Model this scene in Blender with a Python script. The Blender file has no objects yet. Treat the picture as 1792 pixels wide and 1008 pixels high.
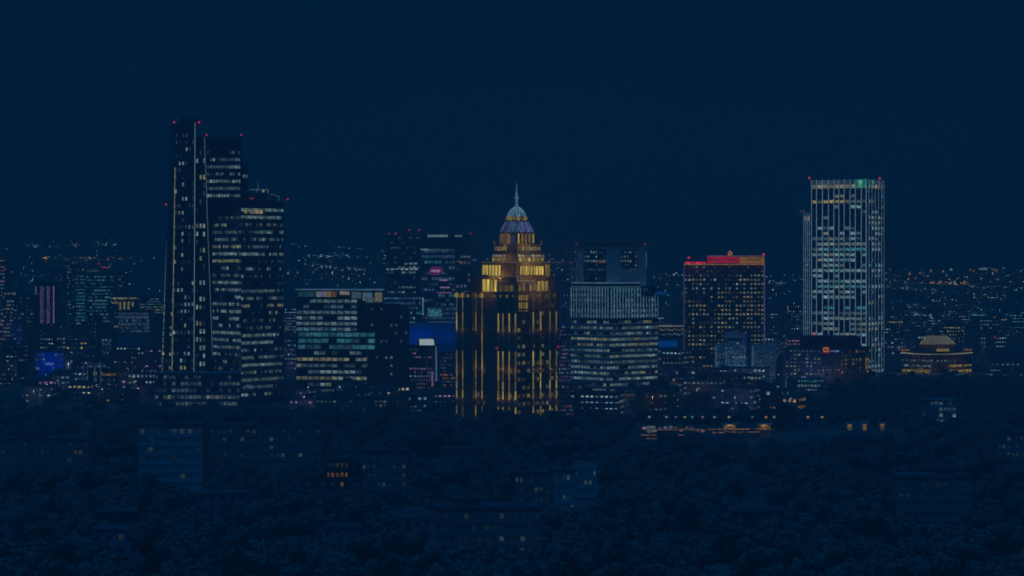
import bpy, bmesh, math, random
import numpy as np
from mathutils import Vector, Matrix

S = bpy.context.scene
COL = S.collection
R = math.radians

# ------------------------------------------------------------------ camera
F_PX, H_CAM, Y_HOR = 3500.0, 90.0, 455.0          # focal length in photo pixels, camera height, horizon row
cam = bpy.data.objects.new('camera', bpy.data.cameras.new('camera'))
COL.objects.link(cam)
cam.location = (0, 0, H_CAM)
cam.rotation_euler = (R(90), 0, 0)
cam.data.sensor_width = 36.0
cam.data.lens = F_PX / 1792 * 36.0
cam.data.shift_y = -(504 - Y_HOR) / 1792
cam.data.clip_start, cam.data.clip_end = 1.0, 20000.0
S.camera = cam

# ------------------------------------------------------------------ world, moon, exposure
HAZE = 7.6e-4
world = bpy.data.worlds.new('World'); S.world = world
world.use_nodes = True
nt = world.node_tree; nt.nodes.clear()
wo = nt.nodes.new('ShaderNodeOutputWorld'); bg = nt.nodes.new('ShaderNodeBackground')
geo = nt.nodes.new('ShaderNodeTexCoord'); sep = nt.nodes.new('ShaderNodeSeparateXYZ')
ramp = nt.nodes.new('ShaderNodeValToRGB')
ramp.color_ramp.elements[0].position = 0.0; ramp.color_ramp.elements[0].color = (0.0003, 0.0142, 0.0470, 1)
ramp.color_ramp.elements[1].position = 0.35; ramp.color_ramp.elements[1].color = (0.0002, 0.0115, 0.0355, 1)
nt.links.new(geo.outputs['Generated'], sep.inputs[0])
nt.links.new(sep.outputs['Z'], ramp.inputs[0])
nt.links.new(ramp.outputs[0], bg.inputs['Color'])
bg.inputs['Strength'].default_value = 1.0
nt.links.new(bg.outputs[0], wo.inputs['Surface'])

moon_fill = bpy.data.lights.new('moon_fill', 'SUN'); moon_fill.energy = 0.84; moon_fill.angle = R(40); moon_fill.color = (0.008, 0.31, 1.06)  # sun lamp added as blue fill to lift haze and ground
mo = bpy.data.objects.new('moon_fill', moon_fill); COL.objects.link(mo)
mo.rotation_euler = (R(22), 0, R(-35))

S.view_settings.view_transform = 'Standard'; S.view_settings.look = 'None'
S.view_settings.exposure = 0.0; S.view_settings.gamma = 1.0
S.view_settings.use_curve_mapping = False
S.render.engine = 'CYCLES'
cy = S.cycles
cy.max_bounces = 4; cy.diffuse_bounces = 2; cy.glossy_bounces = 2; cy.transmission_bounces = 2
cy.volume_bounces = 1; cy.transparent_max_bounces = 4
cy.use_denoising = True
cy.filter_width = 1.7

# ------------------------------------------------------------------ helpers
def X(px, D): return (px - 896.0) * D / F_PX
def Z(py, D): return H_CAM + (Y_HOR - py) * D / F_PX
def M(D): return D / F_PX                           # metres in one photo pixel
def lerp(a, b, t): return a + (b - a) * t

class MB:
    """collects solids; build() links them as ONE mesh object"""
    def __init__(s): s.v, s.f, s.m = [], [], []
    def poly(s, vs, fs, m=0):
        o = len(s.v); s.v += [tuple(v) for v in vs]
        s.f += [tuple(i + o for i in f) for f in fs]; s.m += [m] * len(fs)
    def box(s, a, b, m=0):
        x0, y0, z0 = a; x1, y1, z1 = b
        s.poly([(x0,y0,z0),(x1,y0,z0),(x1,y1,z0),(x0,y1,z0),(x0,y0,z1),(x1,y0,z1),(x1,y1,z1),(x0,y1,z1)],
               [(3,2,1,0),(4,5,6,7),(0,1,5,4),(1,2,6,5),(2,3,7,6),(3,0,4,7)], m)
    def loft(s, pa, za, pb, zb, m=0):
        n = len(pa)
        s.poly([(p[0],p[1],za) for p in pa] + [(p[0],p[1],zb) for p in pb],
               [tuple(range(n-1,-1,-1)), tuple(range(n,2*n))] + [(i,(i+1)%n,n+(i+1)%n,n+i) for i in range(n)], m)
    def prism(s, p, z0, z1, m=0): s.loft(p, z0, p, z1, m)
    def tube(s, a, b, r0, r1=None, n=8, m=0):
        a, b = Vector(a), Vector(b); r1 = r0 if r1 is None else r1
        d = (b - a).normalized(); u = d.orthogonal().normalized(); w = d.cross(u)
        vs = []
        for c, r in ((a, r0), (b, r1)):
            for k in range(n):
                t = 2*math.pi*k/n; vs.append(c + (u*math.cos(t) + w*math.sin(t))*r)
        s.poly(vs, [tuple(range(n-1,-1,-1)), tuple(range(n,2*n))] + [(i,(i+1)%n,n+(i+1)%n,n+i) for i in range(n)], m)
    def fbox(s, p0, p1, u0, u1, z0, z1, d0, d1, m=0):
        """box on the wall p0->p1 (left to right seen from outside): u metres along it, d metres out of it"""
        p0, p1 = Vector(p0[:2]), Vector(p1[:2]); u = (p1-p0).normalized(); n = Vector((u.y, -u.x))
        q = [p0+u*u0+n*d1, p0+u*u1+n*d1, p0+u*u1+n*d0, p0+u*u0+n*d0]
        s.prism([(c.x,c.y) for c in q], z0, z1, m)
    def build(s, name, mats, parent=None, smooth=False):
        me = bpy.data.meshes.new(name)
        off = parent_loc(parent)
        me.from_pydata([(v[0]-off.x, v[1]-off.y, v[2]-off.z) for v in s.v], [], s.f)
        mats = mats if isinstance(mats, (list, tuple)) else [mats]
        for mt in mats: me.materials.append(mt)
        if len(mats) > 1: me.polygons.foreach_set('material_index', s.m)
        if smooth: me.polygons.foreach_set('use_smooth', [True]*len(me.polygons))
        me.update()
        o = bpy.data.objects.new(name, me); COL.objects.link(o)
        if parent is not None: o.parent = parent
        return o

def parent_loc(p):
    l = Vector((0,0,0))
    while p is not None: l = l + Vector(p.location); p = p.parent
    return l

LABELS = set()
def tag(o, label=None, cat=None, group=None, kind=None):
    if label: o['label'] = label
    if cat: o['category'] = cat
    if group: o['group'] = group
    if kind: o['kind'] = kind
    return o
def thing(name, label, cat, loc, group=None):
    o = bpy.data.objects.new(name, None); COL.objects.link(o); o.location = loc; o.empty_display_size = 1
    return tag(o, label, cat, group)

_pane = {}
def pane_mesh(w, h, d, mat):
    """unit-thick box w x d x h about its centre, front face towards -Y, shared between alike pieces"""
    k = (round(w,1), round(h,1), round(d,2), mat.name)
    if k not in _pane:
        mb = MB(); mb.box((-k[0]/2,-k[2]/2,-k[1]/2),(k[0]/2,k[2]/2,k[1]/2))
        me = bpy.data.meshes.new('pane'); me.from_pydata(mb.v, [], mb.f); me.materials.append(mat); _pane[k] = me
    return _pane[k]
def piece(name, root, p0, p1, u, z, w, h, out, d, mat):
    """one small box standing on the wall p0->p1: centre u along, z up; its back 'out' metres proud of the wall, d thick"""
    p0, p1 = Vector(p0[:2]), Vector(p1[:2]); uu = (p1-p0).normalized(); n = Vector((uu.y, -uu.x))
    c = p0 + uu*u + n*(out + d/2)
    o = bpy.data.objects.new(name, pane_mesh(w, h, d, mat)); COL.objects.link(o)
    o.parent = root; l = parent_loc(root)
    o.location = (c.x-l.x, c.y-l.y, z-l.z); o.rotation_euler = (0,0,math.atan2(uu.y, uu.x))
    return o
def at_px(p0, p1, px):
    """metres along wall p0->p1 where it projects to photo column px"""
    k = (px-896)/F_PX; dx, dy = p1[0]-p0[0], p1[1]-p0[1]
    t = (k*p0[1]-p0[0])/(dx-k*dy); return t*math.hypot(dx, dy)
def wlen(p0, p1): return math.hypot(p1[0]-p0[0], p1[1]-p0[1])

# ------------------------------------------------------------------ materials
def wall_mat(name, rgb, rough=0.8, var=0.25, scale=0.15, metal=0.0, bump=0.0):
    m = bpy.data.materials.new(name); m.use_nodes = True; n = m.node_tree.nodes; l = m.node_tree.links
    b = n['Principled BSDF']; b.inputs['Roughness'].default_value = rough; b.inputs['Metallic'].default_value = metal
    tc = n.new('ShaderNodeTexCoord'); no = n.new('ShaderNodeTexNoise'); no.inputs['Scale'].default_value = scale; no.inputs['Detail'].default_value = 5
    mp = n.new('ShaderNodeMapping'); mp.inputs['Scale'].default_value = (1,1,0.35)
    cr = n.new('ShaderNodeValToRGB')
    cr.color_ramp.elements[0].position = 0.3; cr.color_ramp.elements[1].position = 0.7
    cr.color_ramp.elements[0].color = tuple(c*(1-var) for c in rgb)+(1,); cr.color_ramp.elements[1].color = tuple(min(1,c*(1+var)) for c in rgb)+(1,)
    l.new(tc.outputs['Object'], mp.inputs[0]); l.new(mp.outputs[0], no.inputs['Vector']); l.new(no.outputs['Fac'], cr.inputs[0]); l.new(cr.outputs[0], b.inputs['Base Color'])
    return m
GLASS   = wall_mat('dark_glass', (0.018,0.022,0.03), 0.12, 0.4, 0.3)
GLASSB  = wall_mat('tinted_glass', (0.03,0.045,0.06), 0.15, 0.4, 0.3)
CLAD    = wall_mat('dark_cladding', (0.06,0.065,0.075), 0.5)
GREY    = wall_mat('grey_render', (0.22,0.22,0.23))
PALE    = wall_mat('pale_render', (0.42,0.42,0.43))
WHITE   = wall_mat('white_paint', (0.7,0.7,0.7), 0.6, 0.12)
STONE   = wall_mat('brown_stone', (0.22,0.155,0.10), 0.8, 0.3)
BROWN   = wall_mat('brown_brick', (0.12,0.08,0.065), 0.85, 0.3)
MAUVE   = wall_mat('mauve_render', (0.26,0.2,0.3))
ROOFM   = wall_mat('roof_felt', (0.09,0.09,0.1), 0.9)
STEEL   = wall_mat('galvanised_steel', (0.35,0.36,0.38), 0.45, 0.2, 0.6, 0.6)
ASPH    = wall_mat('asphalt', (0.05,0.05,0.052), 0.9)
BARK    = wall_mat('bark', (0.07,0.05,0.035), 0.95, 0.3, 2.0)
GLZBLUE = wall_mat('blue_grey_panel', (0.22,0.26,0.36), 0.35, 0.2)

RGB = dict(cool=(.076,.126,.134), warm=(.108,.110,.064), yellow=(.145,.118,.03), teal=(.022,.10,.115), white=(.155,.20,.21),
           orange=(.22,.085,.015), red=(.31,.010,.03), magenta=(.20,.03,.14), blue=(.0,.04,.22), green=(.0,.11,.06), pink=(.11,.06,.10),
           dimcool=(.036,.058,.066), trace=(.0022,.006,.009), faint=(.009,.017,.022), faintwarm=(.022,.017,.008), finblue=(.034,.082,.104), fingrey=(.040,.074,.104), gold=(.19,.138,.024), dimgold=(.075,.05,.008),
           cream=(.16,.15,.10), lav=(.05,.062,.17), steelblue=(.03,.06,.12), iceblue=(.07,.16,.22), violet=(.055,.035,.085), crimson=(.17,.004,.013), amber=(.17,.08,.01))
_lit = {}
def lit(cname, D, mode='obj', k=1.0, sample=False, streak=False, flat=0.0):
    """a pane, strip, lamp or other part given its glow as emission: mottled by what is in the room behind it, each piece its own brightness"""
    D = round(D/200)*200
    key = (cname, D, mode, k, sample, streak, flat)
    if key in _lit: return _lit[key]
    m = bpy.data.materials.new('lit_'+cname); m.use_nodes = True; n = m.node_tree.nodes; l = m.node_tree.links
    b = n['Principled BSDF']; b.inputs['Base Color'].default_value = (0.03,0.03,0.03,1); b.inputs['Roughness'].default_value = 0.3
    gain = 1.5*k*math.exp(HAZE*D)
    b.inputs['Emission Color'].default_value = tuple(c for c in RGB[cname])+(1,)
    tc = n.new('ShaderNodeTexCoord'); no = n.new('ShaderNodeTexNoise'); no.noise_dimensions = '4D'
    no.inputs['Scale'].default_value = 0.75; no.inputs['Detail'].default_value = 2.5
    mp = n.new('ShaderNodeMapping')
    if streak: mp.inputs['Scale'].default_value = (1.6,1.6,0.12)
    if mode == 'obj': rnd = n.new('ShaderNodeObjectInfo').outputs['Random']
    else: rnd = n.new('ShaderNodeNewGeometry').outputs['Random Per Island']
    w = n.new('ShaderNodeMath'); w.operation = 'MULTIPLY'; w.inputs[1].default_value = 40.0; l.new(rnd, w.inputs[0])
    l.new(tc.outputs['Object'], mp.inputs[0]); l.new(mp.outputs[0], no.inputs['Vector']); l.new(w.outputs[0], no.inputs['W'])
    r1 = n.new('ShaderNodeMapRange'); r1.inputs['From Min'].default_value = 0.33; r1.inputs['From Max'].default_value = 0.67
    r1.inputs['To Min'].default_value = lerp(0.25,1,flat); r1.inputs['To Max'].default_value = lerp(1.45,1,flat); l.new(no.outputs['Fac'], r1.inputs[0])
    r2 = n.new('ShaderNodeMapRange'); r2.inputs['To Min'].default_value = lerp(0.35,1,flat); r2.inputs['To Max'].default_value = lerp(1.25,1,flat); l.new(rnd, r2.inputs[0])
    mu = n.new('ShaderNodeMath'); mu.operation = 'MULTIPLY'; l.new(r1.outputs[0], mu.inputs[0]); l.new(r2.outputs[0], mu.inputs[1])
    m2 = n.new('ShaderNodeMath'); m2.operation = 'MULTIPLY'; m2.inputs[1].default_value = gain; l.new(mu.outputs[0], m2.inputs[0])
    l.new(m2.outputs[0], b.inputs['Emission Strength'])
    m.cycles.emission_sampling = 'AUTO' if sample else 'NONE'
    _lit[key] = m
    return m

def lamp(name, loc, energy, color, parent=None, size=0.6, spot=None, aim=None):
    L = bpy.data.lights.new(name, 'SPOT' if spot else 'POINT'); L.energy = energy; L.color = color; L.shadow_soft_size = size
    o = bpy.data.objects.new(name, L); COL.objects.link(o)
    if spot: L.spot_size = spot; L.spot_blend = 0.8; o.rotation_euler = (Vector(aim)-Vector(loc)).to_track_quat('-Z','Y').to_euler()
    if parent is not None: o.parent = parent; o.location = Vector(loc)-parent_loc(parent)
    else: o.location = loc
    return o

# ------------------------------------------------------------------ façade builder
def lights(seed, dens, pal, run=0.62):
    """which rooms are lit: runs of neighbours along a floor; dens(u, v) with u left->right, v top->bottom, both 0..1"""
    rng = random.Random(seed)
    def f(i, j, nf, nb, mem={}):
        if ('k', i) not in mem: mem[('k', i)] = (rng.random(), rng.choice(pal), [False, None])
        rowk, rowc, st = mem[('k', i)]
        p = dens((j+.5)/nb, (i+.5)/nf)*lerp(1.0, 0.25+1.5*rowk, min(1.0, run/.55))
        if st[0] and rng.random() < run and p > 0.02: on = rng.random() < 0.5+0.5*min(1,p*2)
        else: on = rng.random() < p
        st[0] = on
        if not on: return None
        return rowc if rng.random() < 0.75 else rng.choice(pal)
    f.__defaults__ = ({},)
    return f

def facade(root, b0, b1, z0, z1, nf, nb, D, litf, t0=None, t1=None, ww=0.78, wh=0.6, band=(0.3,0.25), pier=(0.6,0.35), mat_band=CLAD, mat_pier=None,
           k=1.0, bands=True, piers=True, first=0, joined=False, pname='pier', cname_pier=None, off=0.0, dim=None):
    """windows, floor bands and piers on the wall b0->b1, from z1 (roof) down to z0; top row is floor 0"""
    t0 = t0 or b0; t1 = t1 or b1; fh = (z1-z0)/nf
    mb = MB() if joined else None
    mats = []; md = MB(); rd = random.Random(nf*100+nb+int(D)); dim = dim or 'faint'
    for i in range(nf):
        zc = z1-(i+.5)*fh; t = (zc-z0)/(z1-z0)
        p0 = (lerp(b0[0],t0[0],t), lerp(b0[1],t0[1],t)); p1 = (lerp(b1[0],t1[0],t), lerp(b1[1],t1[1],t))
        W = wlen(p0, p1); bw = W/nb
        if bands and band[0] > 0 and not joined:
            piece('floor_band', root, p0, p1, W/2, zc-fh/2+fh*band[0]/2, W-0.02*i, fh*band[0], off, band[1], mat_band)
        if i < first: continue
        for j in range(nb):
            c = litf(i, j, nf, nb)
            zz = zc+fh*(band[0]/2)
            if c is None:
                if rd.random() < .36: md.fbox(p0, p1, (j+.5-ww/2)*bw, (j+.5+ww/2)*bw, zz-wh*fh/2, zz+wh*fh/2, 0.02+off, 0.06+off)
                continue
            if joined:
                mt = lit(c, D, 'isl', k)
                if mt not in mats: mats.append(mt)
                mb.fbox(p0, p1, (j+.5-ww/2)*bw, (j+.5+ww/2)*bw, zz-wh*fh/2, zz+wh*fh/2, 0.02+off, 0.10+off, mats.index(mt))
            else:
                piece('window', root, p0, p1, (j+.5)*bw, zz, ww*bw, wh*fh, 0.02+off, 0.08, lit(c, D, 'obj', k))
    if joined and mb.v:
        o = mb.build('window', mats, root); o['kind'] = 'stuff'
    if md.v:
        o = md.build('dim_window', lit(dim, D, 'isl', 1.0), root); o['kind'] = 'stuff'
    if piers and not joined:
        mp = mat_pier or mat_band
        if t0 == b0 and t1 == b1:
            W = wlen(b0, b1)
            for j in range(nb+1):
                piece(pname, root, b0, b1, min(max(j*W/nb, pier[0]/2), W-pier[0]/2), (z0+z1)/2, pier[0], z1-z0, off, pier[1], mp)

def beacon(root, x, y, z, D, r=0.9, k=1.0, cname='red', post=2.0, mat=STEEL):
    """obstruction lamp: a short post with a glowing globe"""
    mb = MB(); mb.tube((x,y,z),(x,y,z+post),0.12,n=6)
    b = mb.build('beacon_post', mat, root)
    me = _pane.get(('globe', round(r,2), cname, round(D/200), k))
    if me is None:
        bm = bmesh.new(); bmesh.ops.create_icosphere(bm, subdivisions=2, radius=r)
        me = bpy.data.meshes.new('globe'); bm.to_mesh(me); bm.free(); me.materials.append(lit(cname, D, 'obj', k, flat=1.0))
        _pane[('globe', round(r,2), cname, round(D/200), k)] = me
    g = bpy.data.objects.new('lamp_globe', me); COL.objects.link(g); g.parent = b
    l = parent_loc(b); g.location = (x-l.x, y-l.y, z+post+r-l.z)

def strip(root, a, b, w, mat, name='glow_strip'):
    mb = MB(); mb.tube(a, b, w/2, n=4); return mb.build(name, mat, root)

def pt(px, D): return (X(px, D), D)

# ------------------------------------------------------------------ ground, hills
def smooth(a, b, x):
    t = np.clip((x-a)/(b-a), 0, 1); return t*t*(3-2*t)
def ground_z(x, y):
    x = np.asarray(x, float); y = np.asarray(y, float)
    z = 9.5*np.exp(-(((x-330)/116)**4+((y-1235)/75)**2))
    px = 896+F_PX*x/np.maximum(y, 100)
    prof = 124+10*np.sin(px/170+1.0)+6*np.sin(px/61.0)+3*np.sin(px/23.)-14*smooth(950, 1300, px)
    z = z+smooth(2900, 4400, y)*(prof-8*smooth(4500, 5200, y))
    return z
gy = np.concatenate([np.linspace(-100, 500, 5), np.linspace(560, 1700, 60), np.linspace(1760, 2860, 30), np.linspace(2900, 5200, 60)])
gx = np.concatenate([np.linspace(-2600,-700,24), np.linspace(-660, 660, 90), np.linspace(700, 2600, 24)])
GX, GY = np.meshgrid(gx, gy); GZ = ground_z(GX, GY)
nv = GX.shape
me = bpy.data.meshes.new('ground')
idx = np.arange(nv[0]*nv[1]).reshape(nv)
q = np.stack([idx[:-1,:-1], idx[:-1,1:], idx[1:,1:], idx[1:,:-1]], -1).reshape(-1,4)
me.from_pydata(np.stack([GX,GY,GZ],-1).reshape(-1,3).tolist(), [], q.tolist())
me.materials.append(wall_mat('earth_and_scrub', (0.09,0.12,0.11), 0.95, 0.5, 0.02))
g = bpy.data.objects.new('ground', me); COL.objects.link(g); g['kind'] = 'structure'
FOOT = []                                             # footprints the trees and filler blocks keep clear of
def foot(x0, x1, y0, y1, pad=4): FOOT.append((x0-pad, x1+pad, y0-pad, y1+pad))
def clear(x, y, r=0): return not any(a-r < x < b+r and c-r < y < d+r for a, b, c, d in FOOT)

# ================================================================== TALL SLANTED TOWER (left)
D = 1250
root = thing('office_tower', 'tallest dark tower with slanting edges outlined by thin white light lines', 'office tower', (X(330,D), D, 0))
zt, zb = Z(215, D), 0.0
Lb, Cb, Rb = pt(282, D+16), pt(300.5, D), pt(339.6, D)
Lt, Ct, Rt = pt(297.5, D+16), pt(306.5, D), pt(341.5, D)
Bb, Bt = pt(339.6, D+40), pt(341.5, D+40); Lbb, Ltt = pt(284, D+45), pt(298.5, D+45)
mb = MB(); mb.loft([Lb,Cb,Rb,Bb,Lbb], zb, [Lt,Ct,Rt,Bt,Ltt], zt); mb.build('glazing', GLASS, root)
foot(Lb[0], X(500,D), D-20, D+60)
mb = MB(); mb.box((X(312,D), D+8, zt), (X(338,D), D+30, zt+4)); mb.build('roof_plant', CLAD, root)
facade(root, Cb, Rb, 20, zt-6, 34, 6, D, lights(3, lambda u,v: (0.36 if 0.28<u<0.55 else 0.12), ['cool','cool','warm'], run=.3), Ct, Rt, ww=0.5, wh=0.5, band=(0.22,0.2), piers=False, mat_band=CLAD)
facade(root, Lb, Cb, 20, zt-30, 30, 3, D, lights(4, lambda u,v: 0.34, ['cool','warm','yellow','dimgold'], run=.3), Lt, Ct, ww=0.6, wh=0.45, band=(0.22,0.2), piers=False, mat_band=CLAD)
ls = lit('cool', D, 'obj', 0.75, flat=1); ly = lit('warm', D, 'obj', 1.0, flat=0.3)
strip(root, (Lb[0], Lb[1]-.4, 6), (Lt[0], Lt[1]-.4, zt-22), 0.55, ls)
strip(root, (Cb[0], Cb[1]-.4, 4), (Ct[0], Ct[1]-.4, zt-28), 0.65, ly)
strip(root, (Rb[0], Rb[1]-.4, Z(650,D)), (Rt[0], Rt[1]-.4, zt), 0.55, ls)
for q in range(5):                                    # short lit mullions inside the left edge
    pass
for (px, z) in ((298.5, zt), (342.5, zt)): beacon(root, X(px,D), D+14, z, D, .7, 1.0, post=0.6)
beacon(root, X(291,D), D-1, Z(361,D), D, 0.7, 0.8, post=0.4)
mb = MB(); ax = X(325,D); mb.tube((ax,D+16,zt+3.5),(ax,D+16,zt+9),0.35,0.10,6); mb.build('antenna', STEEL, root)

# its lower rear slab
D2 = 1268
root = thing('office_tower', 'dark slab tower with lit upper floors rising between the slanted tower and shorter tower', 'office tower', (X(385,D2), D2, 0))
zt = Z(241, D2); b0, b1 = pt(342, D2), pt(428, D2); t0, t1 = pt(342, D2), pt(424, D2)
mb = MB(); mb.loft([b0,b1,pt(428,D2+35),pt(342,D2+35)], 0, [t0,t1,pt(424,D2+35),pt(342,D2+35)], zt); mb.build('glazing', GLASS, root)
mb = MB(); mb.prism([pt(342,D2-.5),pt(424.3,D2-.5),pt(424.3,D2+35),pt(342,D2+35)], zt, zt+0.8); mb.build('parapet', CLAD, root)
facade(root, pt(342,D2), pt(360,D2), Z(660,D2), Z(262,D2), 28, 3, D2, lights(11, lambda u,v: 0.32, ['cool','cool','warm']), ww=0.55, wh=0.55, band=(0.25,0.2), piers=False)
facade(root, pt(362,D2), pt(421,D2), Z(350,D2), Z(262,D2), 7, 12, D2, lights(12, lambda u,v: 0.05 if v<.2 else 0.62, ['cool','cool','dimcool']), ww=0.72, wh=0.42, band=(0.22,0.2), piers=False, k=0.9)
strip(root, (X(358,D2), D2-.5, zt), (X(373,D2), D2-.5, Z(650,D2)), 0.55, lit('cool', D, 'obj', 0.4, flat=1))
# side bay
mb = MB(); mb.prism([pt(424.5,D2+4),pt(434,D2+4),pt(434,D2+30),pt(424.5,D2+30)], 0, Z(286,D2)); mb.build('side_bay', CLAD, root)
facade(root, pt(424.5,D2+4), pt(434,D2+4), Z(345,D2), Z(288,D2), 4, 2, D2, lights(13, lambda u,v: 0.5, ['cool','warm']), ww=0.6, wh=0.4, band=(0.2,0.2), piers=False)
for px in (360.5, 421.5): beacon(root, X(px,D2), D2+2, zt+.8, D, 0.6, 0.9, post=0.5)

# shorter twin-faced tower
D3 = 1240
root = thing('office_tower', 'shorter dark corner tower with rows of lit offices and a white roof frame', 'office tower', (X(430,D3), D3, 0))
A, B_, C_ = pt(372, D3+22), pt(422, D3), pt(496, D3+26); zt = Z(349, D3); ztl = Z(364, D3)
mb = MB(); mb.prism([A, B_, C_, pt(490,D3+60), pt(380,D3+60)], 0, ztl); mb.build('glazing', GLASS, root)
mb = MB(); mb.prism([pt(423,D3+1.2), pt(495.5,D3+26), pt(490,D3+55), pt(430,D3+55)], ztl, zt); mb.build('upper_storey', CLAD, root)
mb = MB(); mb.prism([pt(424,D3+8), pt(467,D3+22), pt(463,D3+44), pt(428,D3+44)], zt, Z(336,D3)); mb.build('roof_plant', CLAD, root)
facade(root, A, B_, Z(655,D3), Z(376,D3), 22, 14, D3, lights(21, lambda u,v: (0.12 if v<.08 else 0.62 if v<.3 else 0.42), ['cool','cool','cool','warm','dimcool','dimcool']), k=.8, ww=0.72, wh=0.42, band=(0.28,0.25), piers=False, mat_band=GREY)
facade(root, B_, C_, Z(700,D3), Z(362,D3), 26, 20, D3, lights(22, lambda u,v: (0.75 if v<.14 and u<.55 else 0.55 if v<.26 else 0.10 if v<.42 else 0.55)*(1.0 if u<.75 else .55), ['cool','cool','cool','warm','dimcool','dimcool','dimcool']), k=.8, ww=0.72, wh=0.42, band=(0.28,0.25), piers=False, mat_band=GREY)
for u, c in ((.10,'yellow'),(.22,'warm'),(.3,'warm'),(.36,'warm'),(.46,'yellow')):
    piece('window', root, B_, C_, u*wlen(B_,C_), Z(370,D3), 2.7, 2.4, 0.32, 0.08, lit(c, D3, 'obj', 0.9))
for p in (A, B_): 
    strip(root, (p[0], p[1]-.5, Z(655,D3)), (p[0], p[1]-.5, ztl), 0.3, CLAD, 'corner_trim')
mb = MB(); m = M(D3)
za = Z(330, D3)
mb.tube((X(429,D3),D3+20,za),(X(462,D3),D3+20,za),0.22,n=5); mb.tube((X(445,D3),D3+20,za),(X(444,D3),D3+20,Z(317,D3)),0.2,0.1,5)
mb.tube((X(442,D3),D3+20,za),(X(440.5,D3),D3+20,Z(346,D3)),0.25,n=5); mb.tube((X(462,D3),D3+20,za),(X(462,D3),D3+20,Z(336,D3)),0.3,n=5)
mb.tube((X(480,D3),D3+24,Z(349,D3)),(X(480,D3),D3+24,Z(340,D3)),0.2,n=5); mb.tube((X(466,D3),D3+22,Z(337,D3)),(X(480,D3),D3+24,Z(342,D3)),0.15,n=5)
mb.build('roof_frame', lit('cool', D3, 'obj', 0.42, flat=1), root)
piece('flood_or_fill', root, pt(458,D3+16), pt(464,D3+16), 1.0, Z(332.5,D3), 1.2, 1.6, 0, 0.5, lit('cream', D3, 'obj', 0.7, flat=1))
for px in (435, 439): beacon(root, X(px,D3), D3+10, zt, D3, 0.55, 0.5, post=0.4)
beacon(root, X(495,D3), D3+27, zt, D3, 0.6, 0.9, post=0.4)

# podium
D4 = 1222
root = thing('podium_building', 'low glazed podium in front of the dark towers with four bright office floors', 'building', (X(345,D4), D4, 0))
a, b = pt(270, D4), pt(421, D4)
mb = MB(); mb.prism([a, b, pt(421,D4+16), pt(270,D4+16)], 0, Z(655,D4)); mb.build('wall', CLAD, root)
mb = MB(); mb.prism([pt(269,D4-1), pt(422,D4-1), pt(422,D4+16), pt(269,D4+16)], Z(655,D4), Z(652.5,D4)); mb.build('roof', GREY, root)
facade(root, a, b, Z(714,D4), Z(656,D4), 5, 20, D4, lights(31, lambda u,v: (0.1 if v<.2 else 0.62) if u>.2 else .25, ['cool','dimcool','warm','dimcool']), ww=0.8, wh=0.52, band=(0.3,0.4), pier=(0.5,0.55), mat_band=GREY, k=0.7)
foot(a[0], b[0], D4, D4+20)

# ================================================================== TERRACE BLOCK with white roof slab
D = 1350
root = thing('office_block', 'stepped glass office block with a white flat roof slab over a lit penthouse', 'office building', (X(580,D), D, 0))
foot(X(510,D), X(720,D), D-14, D+50)
a, b = pt(518, D), pt(626, D-8); zr = Z(523, D)
mb = MB(); mb.prism([a, b, pt(640,D+30), pt(522,D+32)], 0, zr); mb.build('glazing', GLASSB, root)
facade(root, a, b, Z(582,D), zr, 6, 9, D, lights(41, lambda u,v: 0.85, ['dimcool','cool','finblue','dimcool','cool']), ww=0.86, wh=0.55, band=(0.26,0.5), pier=(0.45,0.6), mat_band=GREY, k=0.75)
# middle teal box, proud
a2, b2 = pt(521, D-9), pt(657, D-15)
mb = MB(); mb.prism([a2, b2, pt(657,D+10), pt(521,D+8)], Z(612,D), Z(580,D)); mb.build('glazed_box', GLASSB, root)
facade(root, a2, b2, Z(612,D), Z(580,D), 3, 10, D, lights(42, lambda u,v: 2.0 if v<.66 else 0.6, ['teal','teal','finblue']), ww=0.9, wh=0.66, band=(0.16,0.4), pier=(0.3,0.5), mat_band=GREY, k=0.6)
a3, b3 = pt(518, D-3), pt(643, D-9)
mb = MB(); mb.prism([a3, b3, pt(643,D+10), pt(518,D+8)], 0, Z(612.5,D)); mb.build('lower_wing', GLASSB, root)
facade(root, a3, b3, Z(690,D), Z(613,D), 7, 12, D, lights(43, lambda u,v: (1.0 if .2<v<.75 else .5)*(1 if u<.75 else .5), ['cool','cool','dimcool','dimcool','warm']), ww=0.85, wh=0.5, band=(0.28,0.5), pier=(0.4,0.6), mat_band=GREY, k=0.72)
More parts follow.
